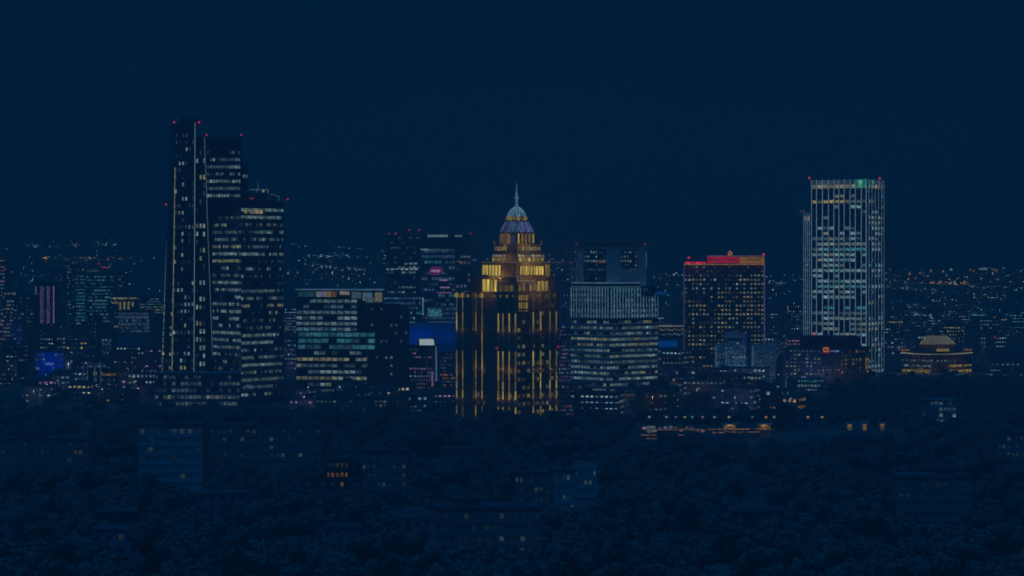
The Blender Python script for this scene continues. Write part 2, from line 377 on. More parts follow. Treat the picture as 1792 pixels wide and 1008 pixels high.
# penthouse and roof slab
p0, p1 = pt(521, D+3), pt(590, D+2)
mb = MB(); mb.prism([p0, p1, pt(590,D+24), pt(521,D+24)], zr, Z(508.5,D)); mb.build('penthouse', GLASSB, root)
pal = ['teal','teal','white','violet','amber','cream','dimcool']
for i, (u0,u1,c,kk) in enumerate(((522,531,'teal',.25),(533,550,'teal',.35),(553,563,'white',.35),(564,570,'violet',1.0),(570,579,'yellow',.55),(580,589,'amber',.4))):
    piece('window', root, p0, p1, at_px(p0,p1,(u0+u1)/2), Z(515,D), (u1-u0)*M(D), 9.5*M(D), 0.05, 0.1, lit(c, D, 'obj', kk, flat=.4))
q0, q1 = pt(592, D+4), pt(670, D-4)
mb = MB(); mb.prism([q0, q1, pt(670,D+22), pt(592,D+24)], Z(530,D), Z(508.5,D)); mb.build('side_penthouse', PALE, root)
for i, (u0,u1,z0_,z1_,c,kk) in enumerate(((594,612,510,516,'cream',.5),(615,632,511,522,'dimcool',.7),(634,652,512,526,'fingrey',1.0),(656,669,512,528,'warm',.75),(640,655,520,529,'cool',.4))):
    piece('window', root, q0, q1, at_px(q0,q1,(u0+u1)/2), Z((z0_+z1_)/2,D), (u1-u0)*M(D), (z1_-z0_)*M(D), 0.05, 0.1+0.03*i, lit(c, D, 'obj', kk, flat=.4))
mb = MB(); mb.prism([pt(516.5,D-2), pt(673,D-8), pt(673,D+28), pt(516.5,D+28)], Z(508.4,D), Z(505,D)); mb.build('roof_slab', WHITE, root)
mb = MB(); mb.fbox(pt(516.5,D-2), pt(673,D-8), 0.3, wlen(pt(516.5,D-2), pt(673,D-8))-.3, Z(507.6,D), Z(505.8,D), 0.02, 0.14); mb.build('glow_strip', lit('fingrey', D, 'obj', 1.3, flat=.4), root)

# dark curved neighbour
D = 1356
root = thing('office_block', 'unlit dark block with rounded top right of the white roofed terrace block', 'office building', (X(672,D), D, 0))
def arc(px0, px1, D0, bulge, n, back):
    pts = []
    for k in range(n+1):
        t = k/n; px = lerp(px0, px1, t); d = D0-bulge*math.sin(math.pi*t); pts.append(pt(px, d))
    return pts+[pt(px1, back), pt(px0, back)]
pl = arc(630, 716, D+12, 9, 10, D+42)
mb = MB(); mb.prism(pl, 0, Z(541,D)); mb.build('wall', CLAD, root)
mb = MB(); mb.prism(arc(645, 700, D+14, 6, 8, D+38), Z(541,D), Z(533,D)); mb.build('roof', ROOFM, root)
mb = MB()
for k in range(9):
    z = lerp(Z(660,D), Z(546,D), k/8); 
    for s_ in range(10): mb.fbox(pl[s_], pl[s_+1], 0, wlen(pl[s_],pl[s_+1]), z, z+0.8, 0.0, 0.3)
mb.build('floor_band', GREY, root)
mb = MB(); rr = random.Random(5)
for k in range(9):
    for s_ in range(10):
        if rr.random() < 0.16: W = wlen(pl[s_],pl[s_+1]); mb.fbox(pl[s_], pl[s_+1], W*.15, W*.6, lerp(Z(660,D),Z(546,D),k/8)+1.2, lerp(Z(660,D),Z(546,D),k/8)+2.8, 0.02, 0.1)
o = mb.build('window', lit('dimcool', D, 'isl', 0.7), root); o['kind'] = 'stuff'
foot(X(628,D), X(720,D), D, D+46)

# ================================================================== FAR BLUE TOWERS
D = 2050
root = thing('office_tower', 'hazy dark blue slab tower with two lit floors, behind the white roofed block', 'office tower', (X(705,D), D, 0))
a, b = pt(676, D), pt(735, D-6); zt = Z(411, D)
mb = MB(); mb.prism([a, b, pt(735,D+30), pt(676,D+30)], 0, zt); mb.build('glazing', GLASS, root)
facade(root, a, b, Z(620,D), Z(413,D), 24, 9, D, lights(51, lambda u,v: 0.0 if v<.22 else 0.28, ['cool','dimcool','steelblue']), ww=0.8, wh=0.4, band=(0.22,0.3), pier=(0.5,0.4), k=0.85)
for u in range(7):
    piece('window', root, a, b, (0.05+u*.14)*wlen(a,b), Z(471,D), 3.6, 1.7, 0.42, 0.1, lit('cool', D, 'obj', 1.2))
    if u > 3: piece('window', root, a, b, (0.03+u*.14)*wlen(a,b), Z(461.5,D), 3.6, 1.9, 0.42, 0.1, lit('cool', D, 'obj', 0.8))
for px in (680, 692, 716, 733): beacon(root, X(px,D), D+4, zt, D, 0.85, 0.8, post=0.5 if px < 700 else 4)
root = thing('office_tower', 'hazy blue tower with a white lit roof sign and magenta sign, behind the gold tower', 'office tower', (X(780,D), D, 0))
a, b = pt(736.5, D-8), pt(797, D-12); c = pt(824, D+12); zt = Z(410, D)
mb = MB(); mb.prism([a, b, c, pt(820,D+40), pt(737,D+36)], 0, zt); mb.build('glazing', GLASSB, root)
facade(root, a, b, Z(600,D), Z(436,D), 17, 10, D, lights(52, lambda u,v: 0.3, ['steelblue','steelblue','dimcool','teal']), ww=0.75, wh=0.5, band=(0.3,0.4), pier=(0.7,0.6), mat_band=GLZBLUE, k=0.6)
facade(root, b, c, Z(600,D), Z(446,D), 15, 4, D, lights(53, lambda u,v: 0.25, ['steelblue','dimcool']), ww=0.6, wh=0.5, band=(0.3,0.4), pier=(0.9,0.6), mat_band=GLZBLUE, k=0.6)
for (u0, u1, kk) in ((748,784,.55),(793,811,.4)):
    q0, q1 = (a, b) if u1 < 797 else (b, c)
    um = at_px(q0, q1, max((u0+u1)/2, 798) if q0 is b else (u0+u1)/2)
    piece('sign_panel', root, q0, q1, um, Z(413,D), (u1-u0)*M(D)*(1 if q0 is a else 1.2), 4.0*M(D), 0.1, 0.4, lit('cool', D, 'obj', kk*1.1, flat=.6))
for i_, (u0,u1,kk) in enumerate(((737,750,1.0),(752,771,.9),(773,792,.35))): piece('window', root, a, b, at_px(a,b,(u0+u1)/2), Z(436.5+i_*.3,D), (u1-u0)*M(D), 1.7*M(D), 0.62, 0.1, lit('cool', D, 'obj', kk))
for (u0,u1,z_,cc,kk) in ((798,809,458,'orange',.45),(809,815,459,'orange',.6),(802,823,449,'cool',.5)):
    piece('window', root, b, c, at_px(b,c,(u0+u1)/2), Z(z_,D), (u1-u0)*M(D)*1.3, 2.2*M(D), 0.7, 0.1, lit(cc, D, 'obj', kk))
for (u0,u1,z_) in ((769,784,490),(770,787,503),(765,790,512)): piece('window', root, a, b, at_px(a,b,(u0+u1)/2), Z(z_,D), (u1-u0)*M(D), 2*M(D), 0.7, 0.1, lit('pink', D, 'obj', 1.1))
# magenta lozenge sign
mb = MB(); n = 20; cx, cz = at_px(a,b,763), Z(474,D)
ua = (Vector(b)-Vector(a)).normalized(); na = Vector((ua.y,-ua.x))
def fl(u, z, d): q = Vector(a)+ua*u+na*d; return (q.x, q.y, z)
ring = [fl(cx+7.2*math.cos(2*math.pi*k/n), cz+4.4*math.sin(2*math.pi*k/n), 0.9) for k in range(n)]
ringb = [fl(cx+7.2*math.cos(2*math.pi*k/n), cz+4.4*math.sin(2*math.pi*k/n), 0.3) for k in range(n)]
mb.poly(ring+ringb, [tuple(range(n)), tuple(range(2*n-1,n-1,-1))]+[(k,n+k,n+(k+1)%n,(k+1)%n) for k in range(n)]); sg = mb.build('sign', lit('magenta', D, 'obj', 0.32, flat=.4), root)
mb = MB()
for k in range(5): 
    mb.fbox(a, b, cx-4.8+k*1.9, cx-4.8+k*1.9+(1.5 if k%2 else 1.2), cz-1.3, cz+1.3, 0.92, 1.05)
mb.build('lettering', lit('pink', D, 'obj', 1.6, flat=1), sg)
beacon(root, X(823,D), D+14, zt, D, 0.7, 0.7, post=0.5)

# teal-lit low towers under them
D = 1850
root = thing('office_block', 'teal lit glass block below the magenta sign tower', 'office building', (X(775,D), D, 0))
a, b = pt(748, D), pt(800, D-4)
mb = MB(); mb.prism([a, b, pt(800,D+26), pt(748,D+26)], 0, Z(521,D)); mb.build('glazing', GLASSB, root)
facade(root, a, b, Z(640,D), Z(522,D), 15, 11, D, lights(55, lambda u,v: 0.85 if .1<v<.42 else 0.35, ['teal','steelblue','steelblue']), ww=0.8, wh=0.6, band=(0.25,0.3), pier=(0.4,0.4), mat_band=GLZBLUE, k=0.45)
for j in range(8):
    for i in range(4): piece('window', root, a, b, (j+.5)*25/8*M(D)+.3, Z(543.5+i*3,D), 1.4, 1.3, 0.45, 0.1, lit('teal', D, 'obj', 1.2))
D = 1900
root = thing('office_block', 'blue tinted block behind the dark rounded block with a lit stair column', 'office building', (X(708,D), D, 0))
a, b = pt(672, D), pt(742, D)
mb = MB(); mb.prism([a, b, pt(742,D+30), pt(672,D+30)], 0, Z(517,D)); mb.build('glazing', GLASSB, root)
facade(root, a, b, Z(640,D), Z(519,D), 14, 14, D, lights(56, lambda u,v: 0.6 if v<.12 else .3, ['steelblue','teal','steelblue','cool']), ww=0.7, wh=0.45, band=(0.3,0.3), pier=(0.4,0.4), mat_band=GLZBLUE, k=0.6)
for i in range(8): piece('window', root, a, b, at_px(a,b,740.4), Z(523+i*3.8,D), 1.6, 1.3, 0.45, 0.1, lit('iceblue', D, 'obj', 0.9))

# blue floodlit block with the white screen
D = 1700
root = thing('office_block', 'wide block washed in deep blue light behind the white rooftop screen', 'office building', (X(752,D), D, 0))
a, b = pt(703, D), pt(801, D)
BLUEW = wall_mat('pale_blue_render', (0.35,0.4,0.6), 0.7, 0.15)
mb = MB(); mb.prism([a, b, pt(801,D+22), pt(703,D+22)], 0, Z(566,D)); mb.build('wall', BLUEW, root)
W = wlen(a, b)
for i in range(6): piece('floor_band', root, a, b, W/2, Z(572+i*9,D), W-.1*i, 1.0, 0, 0.4, BLUEW)
for px, e in ((722,0.75),(745,1.4),(782,0.6)):
    lamp('blue_floodlight', (X(px,D), D-7, Z(588,D)), 1300*e, (0.0,0.09,1.0), root, 1.0)
D = 1400
root = thing('rooftop_screen', 'bright white rectangular screen on the roof of a blue edged block', 'screen', (X(747,D), D, Z(606,D)))
mb = MB(); mb.prism([pt(733.3,D), pt(761,D), pt(761,D+1.2), pt(733.3,D+1.2)], Z(604.6,D), Z(592.6,D)); cs = mb.build('casing', CLAD, root)
mb = MB(); z0_, z1_ = Z(604,D), Z(593.2,D)
mb.loft([pt(734,D-.3), pt(760.5,D-.3), pt(760.5,D-.05), pt(734,D-.05)], z0_, [pt(734,D-.3), pt(758.5,D-.3), pt(758.5,D-.05), pt(734,D-.05)], z1_)
mb.build('screen_face', lit('white', D, 'obj', 1.0, sample=True, flat=.92), root)
mb = MB(); mb.tube((X(740,D),D+2,Z(606,D)),(X(740,D),D+2,Z(594,D)),0.3,n=5); mb.tube((X(755,D),D+2,Z(606,D)),(X(755,D),D+2,Z(594,D)),0.3,n=5); mb.build('support_post', STEEL, root)
root = thing('office_block', 'narrow block with blue lit corner and small lilac windows below the white screen', 'office building', (X(735,D), D, 0))
a, b, c = pt(704, D+6), pt(757, D), pt(768, D+8)
mb = MB(); mb.prism([a, b, c, pt(766,D+24), pt(706,D+24)], 0, Z(606,D)); mb.build('wall', CLAD, root)
facade(root, a, b, Z(690,D), Z(610,D), 12, 13, D, lights(57, lambda u,v: 0.12 if v<.4 else 0.6, ['pink','cool','violet','pink']), ww=0.55, wh=0.5, band=(0.35,0.3), piers=False, mat_band=GREY, k=0.75)
strip(root, (X(763,D), D+2, Z(606,D)), (X(763.5,D), D+2, Z(668,D)), 1.6, lit('steelblue', D, 'obj', 1.1, flat=.6))
strip(root, (X(757,D), D-1, Z(650,D)), (X(757,D), D-1, Z(676,D)), 1.8, lit('pink', D, 'obj', 0.7, flat=.3))
D = 1425
root = thing('office_block', 'low lilac speckled block between the white screen and the gold tower', 'office building', (X(784,D), D, 0))
a, b = pt(770, D), pt(802, D)
mb = MB(); mb.prism([a, b, pt(802,D+20), pt(770,D+20)], 0, Z(617,D)); mb.build('wall', CLAD, root)
facade(root, a, b, Z(690,D), Z(618,D), 12, 9, D, lights(58, lambda u,v: 0.15 if v<.5 else 0.5, ['pink','steelblue','violet','orange']), ww=0.6, wh=0.5, band=(0.35,0.3), piers=False, mat_band=GLZBLUE, k=0.5)

# ================================================================== GOLD CROWNED TOWER (centre)
D = 1080; AX, DA = 904.0, 1098.0
root = thing('crowned_tower', 'stepped stone tower with gold lit crown, blue glass dome and spire', 'skyscraper', (X(AX,DA), DA, 0))
foot(X(795,D), X(982,D), D-12, D+40)
def tier(xl, xr):
    a = (xl+xr)/2*M(DA)
    return [pt(AX-xl, DA), pt(AX-.40*xl, DA-.72*a), pt(AX+.0*xr, DA-.80*a), pt(AX+xr, DA-.05*a), pt(AX+.5*xr, DA+.8*a), pt(AX-.5*xl, DA+.8*a)]
def zD(py): return Z(py, D+6)
def slab(xl, xr, py0, py1, mat, name='cornice'):
    mb = MB(); mb.prism(tier(xl, xr), zD(py0), zD(py1)); return mb.build(name, mat, root)
shaft = tier(83, 74)
mb = MB(); mb.prism(shaft, 0, zD(512)); mb.build('shaft', STONE, root)
wing = [pt(798, D+14), pt(826, D+6), pt(840, D+40), pt(800, D+42)]
mb = MB(); mb.prism(wing, 0, zD(513)); mb.build('side_wing', STONE, root)
slab(84.5, 75.5, 512.6, 510.6, STONE)
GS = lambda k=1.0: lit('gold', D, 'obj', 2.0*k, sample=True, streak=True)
def panels(poly, s, n, py0, py1, mat, u0=0.0, u1=1.0, gap=0.16, name='lit_panel', out=0.05):
    p0, p1 = poly[s], poly[s+1]; W = wlen(p0, p1)*(u1-u0); w = W/n
    for i in range(n):
        piece(name, root, p0, p1, wlen(p0,p1)*u0+(i+.5)*w, (zD(py0)+zD(py1))/2, w*(1-gap), zD(py1)-zD(py0), out, 0.15, mat[i % len(mat)] if isinstance(mat, list) else mat)
    for i in range(n+1):
        piece('mullion', root, p0, p1, min(max(wlen(p0,p1)*u0+i*w, .2), wlen(p0,p1)-.2), (zD(py0)+zD(py1))/2, max(w*gap*.8,.12), zD(py1)-zD(py0)+.3, out+.02, 0.45, STONE)
# tier 2
t2 = tier(81, 67); mb = MB(); mb.prism(t2, zD(510.6), zD(487)); mb.build('crown_tier', STONE, root)
panels(t2, 0, 4, 510, 489, GS(1.0), 0.45, 1.0)
panels(t2, 1, 6, 510, 499, [lit('gold',D,'obj',.45,streak=True), lit('dimgold',D,'obj',.7,streak=True)], 0.05, 0.95)
panels(t2, 2, 5, 509, 497, [lit('dimgold',D,'obj',.9,streak=True), lit('gold',D,'obj',.4,streak=True), lit('steelblue',D,'obj',.3)], 0.03, 0.5)
panels(t2, 2, 3, 509.5, 492, GS(.8), 0.52, 0.82)
# pale arch moulding on the right face
p0, p1 = t2[2], t2[3]; W = wlen(p0,p1); ua = (Vector(p1)-Vector(p0)).normalized(); na = Vector((ua.y,-ua.x))
def onf(u, z, d=0.7): q = Vector(p0)+ua*u+na*d; return Vector((q.x,q.y,z))
mb = MB(); pts = [onf(0.0, zD(492)), onf(W*.36, zD(492))]+[onf(W*.36+W*.13*math.sin(t), zD(492)-(1-math.cos(t))*4.0) for t in np.linspace(.2, math.pi/2, 6)]+[onf(W*.5, zD(510))]
for q0, q1 in zip(pts, pts[1:]): mb.tube(q0, q1, 0.28, n=5)
mb.tube(onf(0,zD(492)), onf(0,zD(482)), .28, n=5)
mb.build('arch_moulding', lit('cream', D, 'obj', 0.5, flat=.5), root)
slab(82.5, 68.5, 487, 485.6, STONE)
# left ledge parapet
mb = MB(); mb.fbox(t2[0], t2[1], 1.0, wlen(t2[0],t2[1])*.5, zD(485.6), zD(481), -3.5, -2.6); mb.build('parapet', STONE, root)
# tier 3
t3 = tier(62, 60); mb = MB(); mb.prism(t3, zD(485.6), zD(460)); mb.build('crown_tier', STONE, root)
panels(t3, 0, 6, 482.5, 464, GS(.9), 0.06, 0.96)
for i in range(5): piece('window', root, t3[0], t3[1], (0.30+.12*i)*wlen(t3[0],t3[1]), zD(484), .9, .7, .05, .1, lit('yellow', D, 'obj', .9))
panels(t3, 2, 9, 481, 466, GS(.85), 0.08, 0.78)
panels(t3, 2, 2, 484, 463, GS(.5), 0.82, 0.97)
slab(63.5, 61.5, 460.4, 458, STONE); 
def led(poly, s, py, w=.5, k=.6, c='gold', name='glow_strip', u0=.02, u1=.98, out=.1):
    p0, p1 = poly[s], poly[s+1]; W = wlen(p0,p1)
    return piece(name, root, p0, p1, W*(u0+u1)/2, zD(py), W*(u1-u0), w, out, .2, lit(c, D, 'obj', k, streak=False, flat=.3))
t3c = tier(63.5, 61.5); led(t3c, 0, 459.2, .35, .35); led(t3c, 1, 459.2, .35, .5, 'cream'); led(t3c, 2, 459.2, .35, .6, 'cream')
# tier 4
t4 = tier(43, 50); mb = MB(); mb.prism(t4, zD(458), zD(444)); mb.build('crown_tier', STONE, root)
for s, kk in ((0,.8),(2,.8)):
    panels(t4, s, 8, 449.5, 445.6, [lit('cream',D,'obj',1.1,streak=True), lit('cream',D,'obj',.9,streak=True)], .03, .97, .1)
    panels(t4, s, 6, 457, 451, GS(.5), .04, .96, .2)
slab(44, 51, 451, 449.8, STONE)
slab(41.5, 47, 444, 440.4, STONE, 'plain_band')
# tier 5
t5 = tier(39, 43); mb = MB(); mb.prism(t5, zD(440.4), zD(429)); mb.build('crown_tier', STONE, root)
for s in (0, 2): panels(t5, s, 11, 438.4, 431.5, [lit('yellow',D,'obj',1.3,streak=True), lit('cream',D,'obj',1.1,streak=True)], .03, .97, .3, 'window')
slab(40.5, 45, 429.4, 428, STONE)
for sx in (-39, 43):
    mb = MB(); p = pt(AX+sx, DA); mb.tube((p[0],p[1],zD(428)),(p[0],p[1],zD(421)),.5,.2,6); mb.build('finial', lit('amber',D,'obj',.4,flat=.4), root)
# drum with columns and a blue niche
t6 = tier(29, 32); mb = MB(); mb.prism(t6, zD(428), zD(406.5)); mb.build('drum', STONE, root)
for s, n in ((0,6),(2,5)):
    p0, p1 = t6[s], t6[s+1]; W = wlen(p0,p1)
    for i in range(n):
        u = (i+.5)*W/n
        piece('lit_panel', root, p0, p1, u, zD(417), W/n*.42, 5.2, .05, .12, GS(.45))
        mb = MB(); ua = (Vector(p1)-Vector(p0)).normalized(); na = Vector((ua.y,-ua.x)); q = Vector(p0)+ua*(u-W/n*.42)+na*.5
        mb.tube((q.x,q.y,zD(427)),(q.x,q.y,zD(410)),.33,.27,8); mb.build('column', STONE, root)
panels(t6, 1, 3, 427, 411, lit('lav', D, 'obj', .55, streak=True), .1, .9, .15, 'niche_pane')
slab(31, 33, 409, 406.5, STONE)
# mansard: separate glazed slopes with ribs
b6, u6 = tier(29.5, 30.5), tier(19.5, 20.5)
mb = MB(); mb.loft(b6, zD(406.5), u6, zD(387)); mb.build('mansard_roof', GLZBLUE, root)
for s, cc, kk in ((0,'lav',.62),(1,'steelblue',.35),(2,'lav',.8),(3,'lav',.5)):
    n = 6
    for i in range(n):
        a0, a1 = (i+.08)/n, (i+.92)/n
        def mp(t, w, zz, d):
            q0 = Vector(b6[s]).lerp(Vector(b6[(s+1)%6]), t); q1 = Vector(u6[s]).lerp(Vector(u6[(s+1)%6]), t); q = q0.lerp(q1, w)
            ua = (Vector(b6[(s+1)%6])-Vector(b6[s])).normalized(); q = q+Vector((ua.y,-ua.x))*d; return (q.x, q.y, zz)
        zl, zh = lerp(zD(406.5),zD(387),.04), lerp(zD(406.5),zD(387),.96)
        mb = MB(); mb.poly([mp(a0,.04,zl,.12),mp(a1,.04,zl,.12),mp(a1,.96,zh,.12),mp(a0,.96,zh,.12),mp(a0,.04,zl,.02),mp(a1,.04,zl,.02),mp(a1,.96,zh,.02),mp(a0,.96,zh,.02)],
            [(0,1,2,3),(7,6,5,4),(0,4,5,1),(1,5,6,2),(2,6,7,3),(3,7,4,0)])
        mb.build('roof_pane', lit(cc, D, 'obj', kk, streak=True), root)
for s in range(4):
    mb = MB(); mb.tube((b6[s][0],b6[s][1]-.1,zD(406)),(u6[s][0],u6[s][1]-.1,zD(387)),.2,n=5); mb.build('hip_rib', lit('iceblue',D,'obj',.35,flat=.6), root)
for i in range(5):
    p0, p1 = tier(29.5-2*i, 30.5-2*i)[1:3]; piece('window', root, p0, p1, wlen(p0,p1)*.5, zD(404-3.6*i), 1.0, .8, .2, .15, lit('iceblue', D, 'obj', .7))
# scroll ring: gold arches and balls
t7 = tier(18.5, 18.5); mb = MB(); mb.prism(t7, zD(387), zD(384.8)); mb.build('ring_ledge', STONE, root)
mb = MB(); mb.prism(tier(14.5,14.5), zD(384.8), zD(377.5)); mb.build('lantern_drum', STONE, root)
for k in range(10):
    t = math.pi*(0.9+1.2*k/9); cx = X(AX,DA)+math.cos(t)*5.2; cy_ = DA+math.sin(t)*4.6
    bm = bmesh.new(); bmesh.ops.create_uvsphere(bm, u_segments=10, v_segments=7, radius=1.0)
    bmesh.ops.scale(bm, vec=(1,.7,1.25), verts=bm.verts); me = bpy.data.meshes.new('scroll'); bm.to_mesh(me); bm.free()
    me.materials.append(lit('gold' if k%3 else 'yellow', D, 'obj', .55)); o = bpy.data.objects.new('scroll_ornament', me); COL.objects.link(o); o.parent = root
    l = parent_loc(root); o.location = (cx-l.x, cy_-l.y, zD(381.5))
# dome: ribs and panes
nb_, prof = 16, [(15.6,378),(14.6,373.5),(12.6,369.2),(9.6,365.4),(5.8,362.6),(3.8,361.2)]
cx0, cy0 = X(AX,DA), DA
def dp(k, j, e=0): r = prof[j][0]*M(DA)+e; t = 2*math.pi*k/nb_; return (cx0+math.cos(t)*r, cy0+math.sin(t)*r, zD(prof[j][1]))
mb = MB()
for j in range(len(prof)-1):
    for k in range(nb_): mb.poly([dp(k,j),dp(k+1,j),dp(k+1,j+1),dp(k,j+1)], [(0,1,2,3)])
mb.build('dome', lit('iceblue', D, 'isl', .5, sample=True), root)
for k in range(nb_):
    if math.sin(2*math.pi*k/nb_) > 0.4: continue
    mb = MB()
    for j in range(len(prof)-1): mb.tube(dp(k,j,.1), dp(k,j+1,.1), .13, n=4)
    mb.build('dome_rib', lit('iceblue', D, 'obj', .9, flat=1), root)
mb = MB(); mb.tube((cx0,cy0,zD(361.8)),(cx0,cy0,zD(353)),1.05,.75,8); mb.tube((cx0,cy0,zD(353)),(cx0,cy0,zD(335)),.75,.5,8); mb.tube((cx0,cy0,zD(335)),(cx0,cy0,zD(321)),.45,.12,8)
mb.tube((cx0-1.3,cy0,zD(345)),(cx0+1.3,cy0,zD(345)),.3,n=6); mb.tube((cx0,cy0,zD(346.5)),(cx0,cy0,zD(343)),.95,.8,8)
mb.build('spire', lit('iceblue', D, 'obj', .62, flat=.2), root)
beacon(root, cx0, cy0, zD(321.5), D, .38, .35, post=.1)
# real uplights on the ledges
WARM = (1.0, .62, .14)
for (px, py, e) in ((845,509,110),(872,484,200),(858,484,200),(880,457,160),(925,457,170),(940,457,150),(930,484,220),(950,484,200),(940,509,90),(962,509,80),(882,428,120),(925,428,140)):
    k = abs(px-AX); dd = DA-0.80*25-2 if py > 500 else DA-19-2 if py > 470 else DA-14-2 if py > 440 else DA-10.5
    dd += max(0,(k-15))*M(DA)*.55
    lamp('uplight', (X(px,dd), dd, zD(py)+.6), e*4.5, WARM, root, .3)
lamp('dome_uplight', (X(893,DA-9), DA-9, zD(385)), 250, (.25,.6,1.0), root, .3)
# shaft: uplit pilasters, their glow put in as emissive strips; windows
FACES = {0:(shaft[0],shaft[1]), 1:(shaft[1],shaft[2]), 2:(shaft[2],shaft[3]), 9:(wing[0],wing[1])}
PSTONE = wall_mat('pale_stone', (0.38,0.30,0.20), 0.8, 0.2)
bars = {9:[800.5,811], 0:[834,845], 1:[869.5,880.5,891.5,902.5], 2:[932,945,961.5,972.5]}
segs = {9:[(546,579,.8),(581,612,.0),(614,646,.8),(648,664,.8),(666,681,.9),(683,697,.9),(711,737,.5)],
        0:[(546,579,.9),(582,612,.55),(614,646,.9),(648,664,.9),(666,681,.9),(683,697,.8),(711,737,.5)],
        1:[(548,579,.9),(614,646,.95),(648,664,.6),(666,681,.8),(683,697,.95),(711,722,.8),(724,737,.8)],
        2:[(546,576,.9),(614,640,.9),(652,664,.8),(666,681,.9),(683,697,.9),(711,722,.8),(724,737,.9)]}
for fk, pxs in bars.items():
    p0, p1 = FACES[fk]; W = wlen(p0, p1)
    for px in pxs:
        u = min(max(at_px(p0, p1, px), .5), W-.5)
        piece('pilaster', root, p0, p1, u, zD(512)/2, 1.3, zD(512), 0, .5, PSTONE)
        uu = (Vector(p1)-Vector(p0)).normalized(); q_ = Vector(p0)+uu*u+Vector((uu.y,-uu.x))*1.5
        for zb_, kk in ((580,.9),(647,1.0),(698,1.0),(738,.5)):
            lamp('uplight', (q_.x, q_.y, zD(zb_)+.6), 26*kk, WARM, root, .15)
        for (y0, y1, kk) in segs[fk]:
            if kk <= 0 or (fk==0 and y0==582 and px<840): continue
            piece('glow_strip', root, p0, p1, u, (zD(y0)+zD(y1))/2, .68, zD(y0)-zD(y1) if zD(y0)>zD(y1) else zD(y1)-zD(y0), .5, .15, lit('gold', D, 'obj', kk*(.9 if fk in (0,9) else 1.0), streak=True))
for fk in (9, 0, 1, 2):
    p0, p1 = FACES[fk]
    for i in range(17):
        z = zD(527+i*14.3)
        W = wlen(p0,p1)
        if z > 2: piece('floor_band', root, p0, p1, W/2, z, W-.3-.02*i, 1.0, 0, .22, STONE)
        if fk == 9: continue
        n = {0:5,1:5,2:9}[fk]
        for j in range(n):
            rr = random.Random(fk*1000+i*31+j)
            v = i/16; d = {0:.12,1:.22,2:.6}[fk]*(0.25 if v<.3 else 1.0 if v>.38 else .5)
            if i in (7,8) and fk != 2: d *= .4
            if rr.random() < d:
                piece('window', root, p0, p1, (j+.5)*W/n, z+2.2, W/n*.55, 2.0, .02, .1, lit(rr.choice(['warm','yellow','warm','dimgold']), D, 'obj', .45))
    W = wlen(p0,p1); n = {9:2,0:4,1:3,2:5}[fk]
    for i in range(n): piece('window', root, p0, p1, (i+.5)*W/n, zD(518), W/n*.4, 1.6, .02, .1, lit('dimgold', D, 'obj', .8))
panels(shaft, 2, 4, 544, 516, lit('gold', D, 'obj', .6, streak=True), .03, .26, .12)
for fk, px in ((9,800.5),(9,811),(0,834),(0,845)):
    p0, p1 = FACES[fk]; u = min(max(at_px(p0,p1,px),.9), wlen(p0,p1)-.9)
    piece('lit_capital', root, p0, p1, u, zD(517), 1.9, 2.6, .5, .5, lit('gold', D, 'obj', .6, streak=True))  # uplit gold of the capital put in as emission
    piece('glow_strip', root, p0, p1, u, zD(533), .5, 6.5, .5, .15, lit('cream', D, 'obj', .35))
for px, dd in ((869, shaft[1]), (977, shaft[3])): beacon(root, X(px, dd[1]-1), dd[1]-1, zD(611), D, .6, .5, post=.2)

# ================================================================== FIN CLAD BLOCK
D = 1320
root = thing('office_block', 'wide office block with pale teal lit vertical fins over banded glass floors', 'office building', (X(1075,D), D, 0))
foot(X(995,D), X(1155,D), D-16, D+45)
a, m_, b = pt(1001, D+6), pt(1067, D-14), pt(1150, D+8); bk1, bk0 = pt(1146, D+44), pt(1005, D+44)
zlow, zup = Z(559, D), Z(502, D)
mb = MB(); mb.prism([a, m_, b, bk1, bk0], zlow, zup); mb.build('upper_glazing', GLASSB, root)
mb = MB(); mb.prism([pt(1001.6,D+6), pt(1067,D-13), pt(1119,D), pt(1117,D+40), pt(1005,D+40)], zup, Z(496,D)); mb.build('roof', ROOFM, root)
for q0, q1, py in ((pt(1001,D+5.5), pt(1067,D-14), 494.8), (pt(1067,D-14), pt(1119,D), 494.8), (pt(1001,D+5.5), pt(1067,D-14), 502), (pt(1067,D-14), pt(1119,D-.2), 502)):
    W = wlen(q0,q1); piece('glow_strip', root, q0, q1, W/2, Z(py,D), W, .55, .05, .4, lit('finblue', D, 'obj', 1.0 if py<500 else .6, flat=.5))
for q0, q1, n, d in ((a, m_, 13, 1), (m_, b, 16, 2)):
    W = wlen(q0, q1)
    for i in range(n+1):
        px = lerp(1001.5 if d == 1 else 1067.5, 1066.5 if d == 1 else 1149.5, i/n)
        top = 502 if px < 1119 else 518
        u = min(max(at_px(q0,q1,px), .4), W-.4)
        fin = piece('fin', root, q0, q1, u, (Z(top,D)+Z(557,D))/2, .75, Z(top,D)-Z(557,D), .3, 1.0, PALE)
        piece('glow_strip', root, q0, q1, u, (Z(top+1,D)+Z(556,D))/2, .6, Z(top+1,D)-Z(556,D), 1.32, .1, lit('finblue', D, 'obj', .95, streak=False, flat=.35))  # emissive strip carries the lit fin's teal glow
    facade(root, q0, q1, Z(558,D), Z(503,D), 6, n, D, lights(61+d, lambda u,v: 0.95 if (d==1 or u<.62 or v>.3) else 0, ['finblue','finblue','finblue','dimcool','finblue','warm'] if d == 1 else ['finblue','finblue','cool']), ww=0.6, wh=0.5, band=(0.22,0.25), piers=False, mat_band=PALE, k=0.62)
